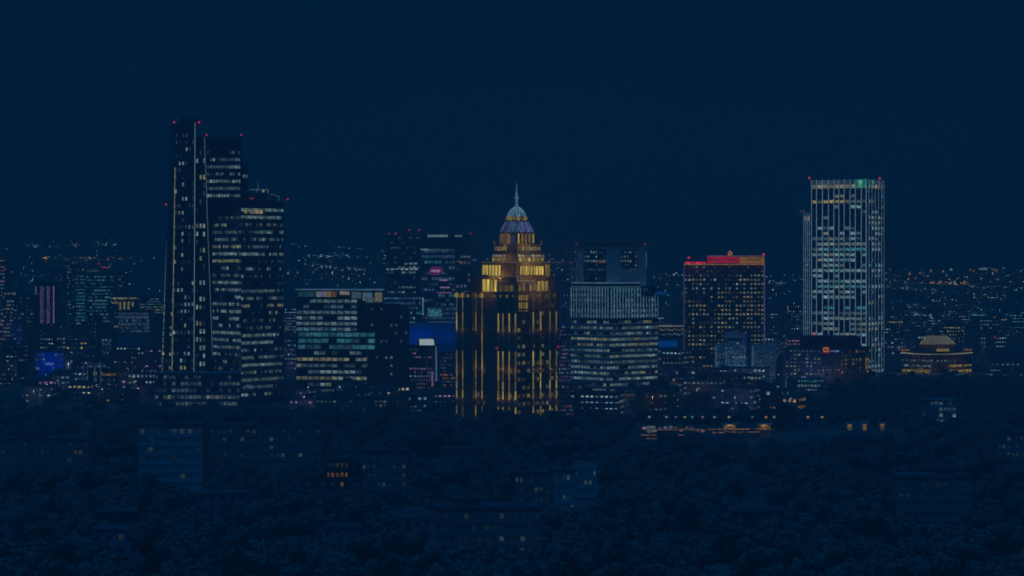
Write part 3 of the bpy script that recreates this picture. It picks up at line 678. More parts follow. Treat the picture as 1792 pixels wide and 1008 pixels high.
# step on the right
mb = MB(); mb.prism([pt(1119.6,D+1), pt(1150.4,D+8.2), pt(1146,D+42), pt(1119.6,D+42)], zup+.02, zup+.05); mb.build('roof_edge', ROOFM, root)
mb = MB(); mb.prism([pt(999,D+5), pt(1067,D-16), pt(1151,D+7), pt(1147,D+45), pt(1003,D+45)], 0, zlow); mb.build('lower_glazing', GLASSB, root)
q = [pt(999,D+5), pt(1067,D-16), pt(1151,D+7)]
for s, n in ((0,12),(1,16)):
    facade(root, q[s], q[s+1], Z(688,D), Z(560,D), 13, n, D, lights(65+s, lambda u,v: 0.8 if v>.2 else .45, ['cool','dimcool','cool','warm','dimcool']), ww=0.78, wh=0.42, band=(0.42,0.9), piers=False, mat_band=PALE, k=0.8)
    for i in range(13):
        W = wlen(q[s],q[s+1]); piece('glow_strip', root, q[s], q[s+1], W/2, Z(688,D)+(Z(560,D)-Z(688,D))*(i/13)+1.7, W-.4, .22, .9, .1, lit('finblue', D, 'obj', .36, flat=.2))

# portal tower behind
D = 1700
root = thing('office_tower', 'grey portal shaped tower with two tall openings under a thin dark roof', 'office tower', (X(1068,D), D, 0))
zt = Z(431, D); zo = Z(436, D)
for (u0, u1) in ((1007,1022),(1060.5,1086),(1115.5,1131)):
    mb = MB(); mb.prism([pt(u0,D), pt(u1,D), pt(u1,D+24), pt(u0,D+24)], 0, zo); mb.build('portal_pier', WHITE, root)
mb = MB(); mb.prism([pt(1007,D), pt(1131,D), pt(1131,D+24), pt(1007,D+24)], zo+.02, zt); mb.build('portal_beam', WHITE, root)
mb = MB(); mb.prism([pt(1006,D-1), pt(1132,D-1), pt(1132,D+25), pt(1006,D+25)], zt, zt+.6); mb.prism([pt(1024,D+3), pt(1115,D+3), pt(1115,D+20), pt(1024,D+20)], zt+.6, zt+2.6); mb.build('roof', ROOFM, root)
for (u0, u1, yb) in ((1022.2,1060.3,495),(1086.2,1115.3,471)):
    mb = MB(); mb.prism([pt(u0,D+14), pt(u1,D+14), pt(u1,D+22), pt(u0,D+22)], 0, zo-.1); mb.build('recessed_glazing', GLASS, root)
    p0, p1 = pt(u0, D+14), pt(u1, D+14)
    facade(root, p0, p1, Z(500,D), zo-1, 8, 8 if u0 < 1050 else 6, D, lights(71+int(u0), lambda u,v: .28 if v<.35 else .15, ['dimcool','cool']), ww=.6, wh=.5, band=(.2,.3), pier=(.4,.5), k=.6)
p0, p1 = pt(1022.2, D+14), pt(1060.3, D+14)
for u in (1043,1047,1051,1056,1059): piece('sign_letter', root, p0, p1, at_px(p0,p1,u), Z(458.5,D), 1.4, 1.3, .55, .15, lit('orange', D, 'obj', .5))
a, b = pt(1086.2, D), pt(1115.3, D)
mb = MB(); mb.prism([a, b, pt(1115.3,D+13), pt(1086.2,D+13)], 0, Z(472,D)); mb.build('link_floor', WHITE, root)
facade(root, a, b, Z(500,D), Z(473,D), 4, 12, D, lights(76, lambda u,v: .0, ['dimcool']), ww=.7, wh=.3, band=(.5,.3), piers=False, mat_band=PALE)
for i in range(5):
    for k in range(3): piece('window', root, pt(1008.5,D), pt(1021,D), .8+i*1.2, Z(448+k*18,D), .7, 6.5, .02, .1, lit('dimcool', D, 'obj', .22))
for px in (1014, 1073, 1123): lamp('flood_or_fill', (X(px,D), D-16, Z(497,D)), 800, (.24,.55,1.0), root, .5)  # fill lamps added to brighten the portal front
for px in (1008.5, 1129): beacon(root, X(px,D), D+1, zt+.6, D, .7, .7, post=.3)
strip(root, (X(1131.4,D), D-.4, Z(441,D)), (X(1131.4,D), D-.4, Z(470,D)), .45, lit('dimcool', D, 'obj', 1.0, flat=.2))

# crane left of it
D = 1780
root = thing('tower_crane', 'tower crane with string of lights along its jib, beside the portal tower', 'crane', (X(1001,D), D, 0))
zc = Z(458.5, D)
mb = MB(); mx = X(1001,D)
for dx, dy in ((-.8,-.8),(.8,-.8),(.8,.8),(-.8,.8)): mb.tube((mx+dx,D+dy,0),(mx+dx,D+dy,zc),.14,n=4)
for k in range(24):
    z0_, z1_ = zc*k/24, zc*(k+1)/24; sg_ = 1 if k%2 else -1
    mb.tube((mx-.8*sg_,D-.8,z0_),(mx+.8*sg_,D-.8,z1_),.08,n=4)
mb.build('mast', STEEL, root)
mb = MB(); x0, x1 = X(953,D), X(1006,D)
mb.tube((x0,D-.6,zc),(x1,D-.6,zc),.14,n=4); mb.tube((x0,D+.6,zc),(x1,D+.6,zc),.14,n=4); mb.tube((x0,D,zc+1.2),(x1,D,zc+1.2),.14,n=4)
for k in range(22): xx = lerp(x0,x1,k/22); mb.tube((xx,D-.6,zc),(lerp(x0,x1,(k+1)/22),D,zc+1.2),.07,n=4)
mb.build('jib', STEEL, root)
mb = MB(); mb.tube((mx,D,zc),(mx,D,zc+5),.3,.15,5); mb.tube((mx,D,zc+5),(X(970,D),D,zc+1.2),.08,n=4); mb.tube((mx,D,zc+5),(x1,D,zc+1.2),.08,n=4); mb.box((x1-2.5,D-.8,zc-2.2),(x1-.3,D+.8,zc-.1)); mb.build('mast_head', STEEL, root)
for k in range(12): piece('lamp', root, (x0,D-1), (x1,D-1), lerp(1,wlen((x0,D),(x1,D))-3,k/11), zc-.5, .8, .6, 0, .4, lit('pink' if k%3 else 'cool', D, 'obj', .9))
for k in range(8): piece('lamp', root, (mx-1,D-1.2), (mx+1,D-1.2), 1, lerp(Z(495,D), zc-2, k/7), .7, .9, 0, .3, lit('dimcool', D, 'obj', 1.2))

# ================================================================== RED OUTLINED HOTEL
D = 1650
root = thing('hotel', 'broad hotel slab outlined in violet neon with red and orange roof sign', 'hotel', (X(1267,D), D, 0))
foot(X(1194,D), X(1342,D), D-3, D+30)
a, b = pt(1197, D), pt(1337.5, D+3); zt = Z(463, D)
mb = MB(); mb.prism([a, b, pt(1336,D+28), pt(1199,D+28)], 0, zt); HBRICK = wall_mat('red_brown_brick', (0.24,0.105,0.085), 0.85, 0.3)
mb.build('wall', HBRICK, root)
def hot(u, v): return (0.03 if v<.07 else (.55 if int(u*22)%3 else .2) if u<.3 and v>.1 else .6 if .42<u<.58 and v>.2 else .58 if u>.64 else .22)*(1.1 if v<.8 else .85)
facade(root, a, b, Z(645,D), Z(464,D), 24, 22, D, lights(81, hot, ['warm','yellow','cream','warm','cool','dimgold'], run=.25), ww=.52, wh=.42, band=(.2,.25), pier=(.5,.35), mat_band=HBRICK, k=.72, dim='faintwarm')
for q, kk in ((a, .8), (b, 1.15)): strip(root, (q[0], q[1]-.7, Z(640,D)), (q[0], q[1]-.7, zt), .85, lit('violet', D, 'obj', 1.2*kk, flat=.3), 'neon_tube')
W = wlen(a, b)
piece('neon_tube', root, a, b, W/2, Z(462.6,D), W, .75, .5, .5, lit('amber', D, 'obj', .85, flat=.3))
mb = MB(); mb.prism([pt(1236.5,D+.2), pt(1338.5,D+2.8), pt(1338,D+6), pt(1236.5,D+4)], zt, Z(448,D)); sb = mb.build('sign_board', BROWN, root)
s0, s1 = pt(1236.5, D+.2), pt(1338.5, D+2.8)
for (u0, u1, y0, y1, c, kk) in ((1238,1293,449.5,460,'crimson',.95),(1293.5,1306,450,461,'orange',.5),(1306.5,1338,450,461,'amber',.65)):
    piece('sign_panel', sb, s0, s1, at_px(s0,s1,(u0+u1)/2), Z((y0+y1)/2,D), (u1-u0)*M(D), (y1-y0)*M(D), .1, .2, lit(c, D, 'obj', kk, sample=True, flat=.75))
mb = MB()
x = 1240.0; rr = random.Random(3)
while x < 1290:
    w = rr.uniform(1.6, 2.8); u = at_px(s0,s1,x); 
    if not (1262 < x < 1267):
        mb.fbox(s0, s1, u, u+w*M(D)*.32, Z(457,D), Z(452.5,D), .31, .40); mb.fbox(s0, s1, u+w*M(D)*.30, u+w*M(D)*.75, Z(453.3,D)if rr.random()<.5 else Z(456,D), Z(452.3,D)if rr.random()<.5 else Z(454.6,D), .33, .42)
    x += w+.9
x = 1307.5
while x < 1332:
    w = rr.uniform(2.0, 3.2); u = at_px(s0,s1,x); mb.fbox(s0, s1, u, u+w*M(D)*.35, Z(456,D), Z(452,D), .31, .40); mb.fbox(s0, s1, u+w*M(D)*.33, u+w*M(D)*.8, Z(453.2,D), Z(452,D), .33, .42); mb.fbox(s0, s1, u+w*M(D)*.33, u+w*M(D)*.8, Z(456,D), Z(454.8,D), .33, .42)
    x += w+.9
mb.build('lettering', CLAD, sb)
W2 = wlen(s0,s1); piece('neon_tube', root, s0, s1, W2/2, Z(448,D), W2, .6, .4, .4, lit('pink', D, 'obj', .9, flat=.3))
piece('sign_panel', root, a, b, 20*M(D), Z(459.8,D), 38*M(D), 1.8, .05, .3, lit('crimson', D, 'obj', 1.1, flat=.5))
for px in (1205, 1222): lamp('sign_glow', (X(px,D), D-1.5, Z(460,D)), 700, (1,.02,.1), root, .4)
lamp('sign_glow', (X(1262,D), D-2, Z(447,D)), 900, (1,.03,.1), root, .4); lamp('sign_glow', (X(1318,D), D-2, Z(447,D)), 700, (1,.4,.06), root, .4)
# ring emblem
mb = MB(); n = 20; cx, cz, ey = X(1278,D), Z(443.4,D), D+2
for k in range(n):
    t0_, t1_ = 2*math.pi*k/n, 2*math.pi*(k+1)/n; mb.tube((cx+1.55*math.cos(t0_),ey,cz+1.55*math.sin(t0_)),(cx+1.55*math.cos(t1_),ey,cz+1.55*math.sin(t1_)),.38,n=5)
em = mb.build('ring_emblem', lit('amber', D, 'obj', 1.3, flat=.7), root)
mb = MB(); ring = [(cx+1.2*math.cos(2*math.pi*k/n), ey, cz+1.2*math.sin(2*math.pi*k/n)) for k in range(n)]; rb = [(x_,ey+.3,z_) for x_,y_,z_ in ring]
mb.poly(ring+rb, [tuple(range(n)), tuple(range(2*n-1,n-1,-1))]+[(k,n+k,n+(k+1)%n,(k+1)%n) for k in range(n)]); mb.build('disc', lit('crimson', D, 'obj', .5, flat=.8), em)
mb = MB(); mb.tube((cx,ey,Z(448,D)),(cx,ey,cz-1.6),.2,n=5); mb.build('support_post', STEEL, em)
beacon(root, X(1206.5,D), D+6, zt, D, 1.0, 1.0, post=4.6); beacon(root, X(1337.5,D), D+4, Z(448,D), D, 1.0, 1.0, post=.4)

# ================================================================== RIGHT FIN TOWER
D = 1600
root = thing('office_tower', 'tall pale tower of close vertical fins with lit crown and green emblem', 'office tower', (X(1475,D), D, 0))
foot(X(1403,D), X(1550,D), D-14, D+50)
a, m_, b = pt(1420, D+8), pt(1517.5, D-12), pt(1545, D+16); zt = Z(314.5, D); zc = Z(330, D)
mb = MB(); mb.prism([a, m_, b, pt(1540,D+48), pt(1424,D+48)], 0, zt-.3); mb.build('glazing', GLASSB, root)
mb = MB(); mb.prism([pt(1419.5,D+7.6), pt(1517.5,D-12.8), pt(1545.6,D+15.8), pt(1541,D+48), pt(1423.5,D+48)], zt-.25, zt+.5); mb.build('roof', GREY, root)
wl, wr = pt(1406.5, D+20), pt(1419.5, D+16)
mb = MB(); mb.prism([wl, wr, pt(1419.5,D+46), pt(1406.5,D+46)], 0, Z(371,D)); mb.build('side_wing', GLASSB, root)
FL = [1420.6,1429.6,1440,1450.5,1460,1468.8,1478,1488,1497.5,1508,1516.8]; FR = [1518.2,1523.5,1529.2,1535,1540.5,1544.6]
LS = lit('fingrey', D, 'obj', 1.1, flat=.7)  # emission stands in for light washing up the fins
for q0, q1, lst in ((a, m_, FL), (m_, b, FR)):
    W = wlen(q0,q1)
    us = [min(max(at_px(q0,q1,px), .45), W-.45) for px in lst]
    for u in us:
        piece('fin', root, q0, q1, u, zt/2, .8, zt, .02, 1.1, PALE)
        piece('glow_strip', root, q0, q1, u, (zt+Z(655,D))/2, .72, zt-Z(655,D), 1.14, .08, LS)
    nf = 35; fh = (zc-Z(655,D))/nf
    lf = lights(91 if q0 is a else 92, (lambda u,v: (.06 if v<.04 else .75 if v<.09 else .12 if v<.2 else .78 if .22<u<.85 and v<.55 else .45 if v<.85 else .36)) if q0 is a else (lambda u,v: .42 if v>.1 else .15), ['cool','cool','dimcool','cool','cool','teal','warm'], run=.45)
    for i in range(nf):
        zz = zc-(i+.5)*fh
        if i in (0,1): lf(i,0,nf,5); 
        for j in range(len(us)-1):
            c = lf(i, j, nf, len(us)-1)
            if q0 is a and i == 2: c = 'yellow' if j < 7 else c
            wv = us[j+1]-us[j]-.9
            piece('floor_band', root, q0, q1, (us[j]+us[j+1])/2, zz-fh/2+.3, wv, .7, .02, .35, GREY)
            if c: piece('window', root, q0, q1, (us[j]+us[j+1])/2, zz+.2, wv*.92, fh*.55, .03, .08, lit(c, D, 'obj', .95))
    for j in range(len(us)-1):                        # crown
        wv = us[j+1]-us[j]-.9; uc = (us[j]+us[j+1])/2
        piece('crown_panel', root, q0, q1, uc, Z(326.5,D), wv, 3.0, .03, .12, lit('cream', D, 'obj', .8))
        piece('crown_panel', root, q0, q1, uc, Z(319,D), wv, 3.4, .03, .12, lit('dimcool', D, 'obj', .45, flat=.3))
# emblems on the crown
uL = at_px(a, m_, 1506.5)
ep = piece('emblem_glow_panel', root, a, m_, at_px(a,m_,1506.2), Z(322,D), 18*M(D), 15*M(D), 1.25, .2, lit('green', D, 'obj', .8, sample=True, flat=.7))
piece('emblem_glow_panel', root, m_, b, at_px(m_,b,1523.5), Z(320,D), 20*M(D), 10*M(D), 1.2, .2, lit('green', D, 'obj', .35, flat=.6))  # added dim panel spreads the emblem's green glow round the corner
def emblem(q0, q1, uc, zc_, s, mat, out):
    mb = MB(); ua = (Vector(q1)-Vector(q0)).normalized(); na = Vector((ua.y,-ua.x))
    def w(u, z): q = Vector(q0)+ua*(uc+u*s)+na*out; return (q.x,q.y,zc_+z*s)
    for tx, tz in ((-1.6,1.3),(-.8,1.8),(0,2.0),(.8,1.8),(1.6,1.3)): mb.tube(w(0,-.6), w(tx,tz), .16*s, .28*s, 5)
    for tx in (-.9,0,.9): mb.tube(w(tx*.4,-.8), w(tx,-.2), .2*s, n=5)
    mb.tube(w(0,-.6), w(0,-1.8), .22*s, n=5); mb.tube(w(-1.5,-1.9), w(1.5,-1.9), .25*s, n=5)
    return mb.build('emblem', mat, root)
lamp('emblem_light', (X(1507,D), D-16, Z(321,D)), 700, (0,1,.45), root, .5)
emblem(a, m_, uL, Z(321.5,D), 1.25, lit('white', D, 'obj', .8, flat=.6), 1.65)
emblem(m_, b, at_px(m_,b,1524.5), Z(321,D), 1.1, lit('cream', D, 'obj', .7, flat=.5), 1.4)
facade(root, wl, wr, Z(655,D), Z(386,D), 29, 3, D, lights(94, lambda u,v: .35, ['cool','dimcool','teal']), ww=.6, wh=.5, band=(.25,.25), pier=(.55,.8), mat_band=GREY, mat_pier=PALE, k=.7)
for i in range(2): piece('crown_panel', root, wl, wr, 1.6+i*2.9, Z(382,D), 2.0, 4.0, .05, .12, lit('cream', D, 'obj', .55))
for j in range(4): piece('glow_strip', root, wl, wr, .3+j*1.8, (Z(371,D)+Z(655,D))/2, .4, Z(371,D)-Z(655,D), .9, .08, LS)
for px, z in ((1419.5, zt), (1545.5, zt)): beacon(root, X(px,D), D+9 if px<1500 else D+15, z+.5, D, .95, 1.0, post=.3)
beacon(root, X(1407.5,D), D+21, Z(371,D), D, .6, .6, post=.3); beacon(root, X(1413,D), D+21, Z(371,D), D, .5, .9, 'cool', post=1.0)

# ================================================================== BLOCKS IN FRONT, RIGHT OF CENTRE
D = 1500
root = thing('apartment_block', 'pale blue balcony block with tall blank stair shaft in front of the red outlined hotel', 'apartment building', (X(1288,D), D, 0))
foot(X(1250,D), X(1360,D), D-6, D+35)
a, b = pt(1269, D-4), pt(1306, D-6)
mb = MB(); mb.prism([a, b, pt(1306,D+22), pt(1269,D+22)], 0, Z(583,D)); mb.build('wall', WHITE, root)
facade(root, a, b, Z(664,D), Z(598,D), 8, 6, D, lights(101, lambda u,v: .16, ['cool','dimcool']), ww=.7, wh=.45, band=(.4,.9), piers=False, mat_band=WHITE, k=.6)
mb = MB(); mb.fbox(a, b, 1, wlen(a,b)*.8, Z(596,D), Z(592,D), .0, .2); mb.build('dark_window', GLASS, root)
mb = MB(); mb.prism([pt(1306.2,D+1), pt(1315,D+1), pt(1315,D+24), pt(1306.2,D+24)], 0, Z(587,D)); mb.build('stair_shaft', GREY, root)
c, d = pt(1315.2, D-2), pt(1358, D+3)
mb = MB(); mb.prism([c, d, pt(1358,D+24), pt(1315.2,D+24)], 0, Z(604,D)); mb.build('side_wing', WHITE, root)
facade(root, pt(1321,D-1.6), d, Z(664,D), Z(606,D), 7, 6, D, lights(102, lambda u,v: .14, ['cool','dimcool']), ww=.7, wh=.45, band=(.4,.9), piers=False, mat_band=WHITE, k=.6)
e, f = pt(1251, D+2), pt(1268.8, D+1)
mb = MB(); mb.prism([e, f, pt(1268.8,D+22), pt(1251,D+22)], 0, Z(602,D)); mb.build('side_wing', WHITE, root)
facade(root, e, f, Z(664,D), Z(603,D), 8, 3, D, lights(103, lambda u,v: .25, ['finblue','dimcool']), ww=.5, wh=.5, band=(.3,.5), piers=False, mat_band=WHITE, k=.7)
for p, k_ in ((a,.20),(c,.22),(e,.22)): strip(root, (p[0]+.7, p[1]-1.0, Z(662,D)), (p[0]+.7, p[1]-1.0, Z(606,D)), 1.4, lit('finblue', D, 'obj', k_*2, flat=.4))
for px, e in ((1262,1300),(1290,2200),(1335,1800)): lamp('flood_or_fill', (X(px,D), D-19, 7), e*.8, (.22,.55,1.0), root, .5)  # fill lamps added before the block to lift its dim walls
beacon(root, X(1304,D), D-5, Z(583,D), D, .5, .5, post=.3); beacon(root, X(1258,D), D+2, Z(602,D), D, .35, 1.2, 'cream', post=.3)
mb = MB(); mb.loft([pt(1288,D+2), pt(1326,D+2), pt(1326,D+20), pt(1288,D+20)], Z(583,D)+.02, [pt(1300,D+8), pt(1310,D+8), pt(1310,D+14), pt(1300,D+14)], Z(576,D)); mb.build('roof', ROOFM, root)

D = 1450
root = thing('office_block', 'brown masonry block with red emblem and blue sign below the fin tower', 'office building', (X(1448,D), D, 0))
foot(X(1370,D), X(1525,D), D-6, D+36)
a, b, c = pt(1374, D+4), pt(1437, D-4), pt(1471, D-2); d = pt(1521, D+12)
mb = MB(); mb.prism([a, b, c, d, pt(1518,D+34), pt(1378,D+34)], 0, Z(609,D)); mb.build('wall', BROWN, root)
mb = MB(); mb.prism([pt(1401,D+4), pt(1485,D+4), pt(1498,D+12), pt(1494,D+30), pt(1403,D+30)], Z(609,D)+.02, Z(591,D)); mb.build('upper_storey', CLAD, root)
mb = MB(); mb.prism([pt(1399,D+2.5), pt(1486,D+2.5), pt(1500,D+11), pt(1496,D+32), pt(1401,D+32)], Z(591,D)+.02, Z(589.3,D)); mb.build('roof', ROOFM, root)
facade(root, a, b, Z(672,D), Z(612,D), 9, 9, D, lights(111, lambda u,v: .42, ['cool','dimcool','pink','warm']), ww=.6, wh=.45, band=(.3,.3), pier=(.6,.35), mat_band=MAUVE, k=.62)
facade(root, b, c, Z(664,D), Z(622,D), 2, 6, D, lights(112, lambda u,v: 0, ['dimcool']), ww=.6, wh=.8, band=(.14,.4), pier=(.7,.6), mat_band=MAUVE)
for i in range(5): piece('window', root, b, c, (i+.5)*wlen(b,c)/5, Z(647,D), 1.1, 1.0, .45, .1, lit('orange', D, 'obj', .5))
facade(root, c, d, Z(656,D), Z(613,D), 6, 8, D, lights(113, lambda u,v: .4 if v>.25 else .15, ['yellow','dimgold','amber']), ww=.5, wh=.6, band=(.25,.3), pier=(.6,.4), mat_band=BROWN, k=.55)
for i in range(4): piece('glow_strip', root, c, d, (.86+.035*i)*wlen(c,d), Z(637,D), .35, 8, .45, .1, lit('gold', D, 'obj', .5))
for px, e, c_ in ((1400,2000,(.35,.5,1.0)),(1452,1400,(.55,.4,1.0)),(1500,900,(1.0,.6,.25))): lamp('flood_or_fill', (X(px,D), D-17, 8), e, c_, root, .5)  # added lamps, tinted, to brighten the masonry walls
# emblem board with ring and blue sign
p0, p1 = pt(1437, D-4), pt(1471, D-2)
eb = piece('emblem_board', root, p0, p1, at_px(p0,p1,1445), Z(612,D), 11*M(D), 11*M(D), .5, .3, lit('crimson', D, 'obj', .6, sample=True, flat=.7))
mb = MB(); n = 14; ua = (Vector(p1)-Vector(p0)).normalized(); na = Vector((ua.y,-ua.x)); uc, zc_ = at_px(p0,p1,1444.3), Z(611.4,D)
def w3(u, z): q_ = Vector(p0)+ua*(uc+u)+na*1.0; return (q_.x,q_.y,zc_+z)
for k in range(n):
    t0_, t1_ = 2*math.pi*k/n, 2*math.pi*(k+1)/n; sq = lambda t: (max(-1,min(1,1.35*math.cos(t)))*1.55, max(-1,min(1,1.35*math.sin(t)))*1.25)
    mb.tube(w3(*sq(t0_)), w3(*sq(t1_)), .33, n=5)
mb.build('ring_emblem', lit('amber', D, 'obj', 1.1, flat=.6), root)
sp = piece('sign_panel', root, p0, p1, at_px(p0,p1,1464.5), Z(614.2,D), 9*M(D), 4.6*M(D), .5, .3, lit('blue', D, 'obj', .7, sample=True, flat=.7))
mb = MB()
for k in range(4): mb.fbox(p0, p1, at_px(p0,p1,1462)+k*.62, at_px(p0,p1,1462)+k*.62+.42, Z(615.4,D), Z(613.2,D), .82, .9)
mb.build('lettering', lit('cool', D, 'obj', 1.0, flat=1), root)
mb = MB()
for k in range(6): mb.fbox(p0, p1, at_px(p0,p1,1451)+k*.7, at_px(p0,p1,1451)+k*.7+.45, Z(615,D), Z(613.4,D), .55, .7)
mb.build('lettering', lit('pink', D, 'obj', 1.4, flat=1), root)
beacon(root, X(1427,D), D+6, Z(589.3,D), D, .9, 1.0, post=1.0); beacon(root, X(1449,D), D+0, Z(609,D), D, .35, .6, post=.3)

D = 1380
root = thing('office_block', 'narrow blue grey block with teal lit floors in front of the brown masonry block', 'office building', (X(1408,D), D, 0))
foot(X(1370,D), X(1447,D), D-4, D+24)
a, b = pt(1374, D), pt(1442, D-1)
mb = MB(); mb.prism([a, b, pt(1442,D+20), pt(1374,D+20)], 0, Z(663,D)); mb.build('wall', GREY, root)
facade(root, pt(1395,D-.3), b, Z(712,D), Z(664,D), 6, 8, D, lights(115, lambda u,v: .6, ['teal','cool','cool']), ww=.75, wh=.5, band=(.3,.4), pier=(.5,.5), mat_band=GREY, k=.6)
strip(root, (a[0]+.5, a[1]-.5, Z(700,D)), (a[0]+.5, a[1]-.5, Z(664,D)), .9, lit('finblue', D, 'obj', .5, flat=.4))

# domed hall
D = 1600
root = thing('domed_hall', 'round front hall with lit lattice hipped roof, cream cornice line and gold ground floor', 'hall', (X(1640,D), D, 0))
foot(X(1570,D), X(1708,D), D-16, D+50)
def bow(px0, px1, D0, bulge, n=12): return [pt(lerp(px0,px1,k/n), D0-bulge*(1-(2*k/n-1)**2)) for k in range(n+1)]
fr = bow(1578, 1700, D+10, 16); pl = fr+[pt(1697,D+46), pt(1582,D+46)]
mb = MB(); mb.prism(pl, 0, Z(617,D)); mb.build('wall', BROWN, root)
mb = MB(); fr2 = bow(1576.5, 1701.5, D+9, 17); mb.prism(fr2+[pt(1699,D+47), pt(1580,D+47)], Z(617,D)+.02, Z(614.6,D)); mb.build('roof', BROWN, root)
mb = MB(); 
for s in range(12):
    W = wlen(fr2[s],fr2[s+1]); mb.fbox(fr2[s], fr2[s+1], 0, W, Z(618.8,D)+.1*(6-abs(6-s)) - (0.9*(1-((s-5.5)/6)**2)), Z(616.9,D)-(0.9*(1-((s-5.5)/6)**2)), .02, .35)
mb.build('glow_strip', lit('cream', D, 'obj', .85, flat=.5), root)
rr = random.Random(9)
for s in range(12):
    W = wlen(fr[s],fr[s+1])
    for r_, (y, h) in enumerate(((631,1.5),(640,1.6),(649,2.0))):
        piece('floor_band', root, fr[s], fr[s+1], W/2, Z(y+4.4,D), W, .7, 0, .35, BROWN)
        for j in range(3):
            c = None
            if r_ == 2: c = 'gold' if s < 5 or s > 6 else None
            elif r_ == 1: c = rr.choice(['cool',None,'dimcool']) if s < 5 else ('gold' if s > 7 else None)
            else: c = rr.choice(['cool','dimcool',None]) if s < 8 else rr.choice([None,None,'dimcool'])
            if c: piece('window', root, fr[s], fr[s+1], (j+.5)*W/3, Z(y,D), W/3*.62, h, .03, .1, lit(c, D, 'obj', .9))
        piece('pier', root, fr[s], fr[s+1], W/2, Z(617,D)/2, .35, Z(617,D)-.1, 0, .3, BROWN)
for px in (1590, 1605, 1622, 1668, 1684): lamp('hall_light', (X(px,D), D-12+abs(px-1640)*.22-4, Z(646,D)), 700, (1.0,.55,.12), root, .4)
u0 = pt(1612, D+8), pt(1671, D+8), pt(1669,D+36), pt(1614,D+36)
mb = MB(); mb.prism(u0, Z(614.6,D), Z(604,D)); mb.build('roof_drum', MAUVE, root)
mb = MB(); mb.prism([pt(1639,D-3), pt(1661,D-3), pt(1661,D+6), pt(1639,D+6)], Z(614.6,D), Z(613.6,D)+1.2); mb.build('entrance_canopy', lit('gold', D, 'obj', .5, flat=.4), root)
for px0, px1 in ((1577,1592),(1686,1701)):
    mb = MB(); mb.prism([pt(px0,D+6),pt(px1,D+2 if px0<1600 else D+6),pt(px1,D+14),pt(px0,D+14)], Z(614.5,D), Z(613,D)+.4); mb.build('terrace_light', lit('amber', D, 'obj', .45, flat=.4), root)
rb_, rt_ = [pt(1609.5,D+6), pt(1671,D+6), pt(1670,D+38), pt(1611,D+38)], [pt(1623,D+16), pt(1656,D+16), pt(1655,D+28), pt(1624,D+28)]
z0_, z1_ = Z(602.5,D), Z(588.5,D)
mb = MB(); mb.prism([pt(1609,D+5.8), pt(1671.5,D+5.8), pt(1670,D+38), pt(1611,D+38)], Z(604,D), z0_); mb.build('eaves', lit('amber', D, 'obj', .22, flat=.4), root)
mb = MB(); mb.loft(rb_, z0_, rt_, z1_); mb.build('lattice_roof', ROOFM, root)
nc, nr = 22, 8
mb = MB()
for f_, (i0, i1) in enumerate(((0,1),(3,0),(1,2))):
    for i in range(nc if f_ == 0 else 10):
        for j in range(nr):
            n_ = nc if f_ == 0 else 10
            def rp(u, v, d=.1):
                q0 = Vector(rb_[i0]).lerp(Vector(rb_[i1]), u); q1 = Vector(rt_[i0]).lerp(Vector(rt_[i1]), u); q_ = q0.lerp(q1, v)
                ua = (Vector(rb_[i1])-Vector(rb_[i0])).normalized(); q_ = q_+Vector((ua.y,-ua.x))*d; return (q_.x,q_.y,lerp(z0_,z1_,v)+d*.6)
            ua0, ua1, v0, v1 = (i+.2)/n_, (i+.8)/n_, (j+.2)/nr, (j+.8)/nr
            mb.poly([rp(ua0,v0),rp(ua1,v0),rp(ua1,v1),rp(ua0,v1),rp(ua0,v0,.02),rp(ua1,v0,.02),rp(ua1,v1,.02),rp(ua0,v1,.02)], [(0,1,2,3),(0,4,5,1),(1,5,6,2),(2,6,7,3),(3,7,4,0)])
o = mb.build('lattice_pane', lit('warm', D, 'isl', 1.0, flat=.6), root); o['kind'] = 'stuff'
beacon(root, X(1577.5,D), D+10, Z(614.6,D), D, .5, .7, post=.3); beacon(root, X(1697,D), D+12, Z(614.6,D), D, .55, .7, post=.8)

D = 1580
root = thing('pavilion', 'pale framed low pavilion right of the domed hall with bright strip at its foot', 'building', (X(1755,D), D, 0))
a, b = pt(1731, D), pt(1790, D)
mb = MB(); mb.prism([a, b, pt(1790,D+20), pt(1731,D+20)], 0, Z(612,D)); mb.build('wall', GREY, root)
for u in (0.02,.98): piece('frame_post', root, a, b, u*wlen(a,b), Z(630,D), .8, Z(611,D)-Z(650,D), .02, .5, PALE)
piece('frame_beam', root, a, b, .5*wlen(a,b), Z(611.6,D), wlen(a,b), .8, .6, .5, PALE)
piece('glow_strip', root, a, b, .36*wlen(a,b), Z(648,D), .66*wlen(a,b), .6, .05, .2, lit('dimcool', D, 'obj', 1.0))
for i in range(6): piece('window', root, a, b, (.1+.15*i)*wlen(a,b), Z(638,D), 1.8, 1.2, .05, .1, lit('dimcool', D, 'obj', .8))
mb = MB(); mb.prism([pt(1724,D+22), pt(1742,D+22), pt(1742,D+34), pt(1724,D+34)], 0, Z(593,D)); mb.build('stair_tower', MAUVE, root)
beacon(root, X(1745,D), D+8, Z(612,D), D, .6, .6, post=9); foot(X(1722,D), X(1794,D), D, D+36)

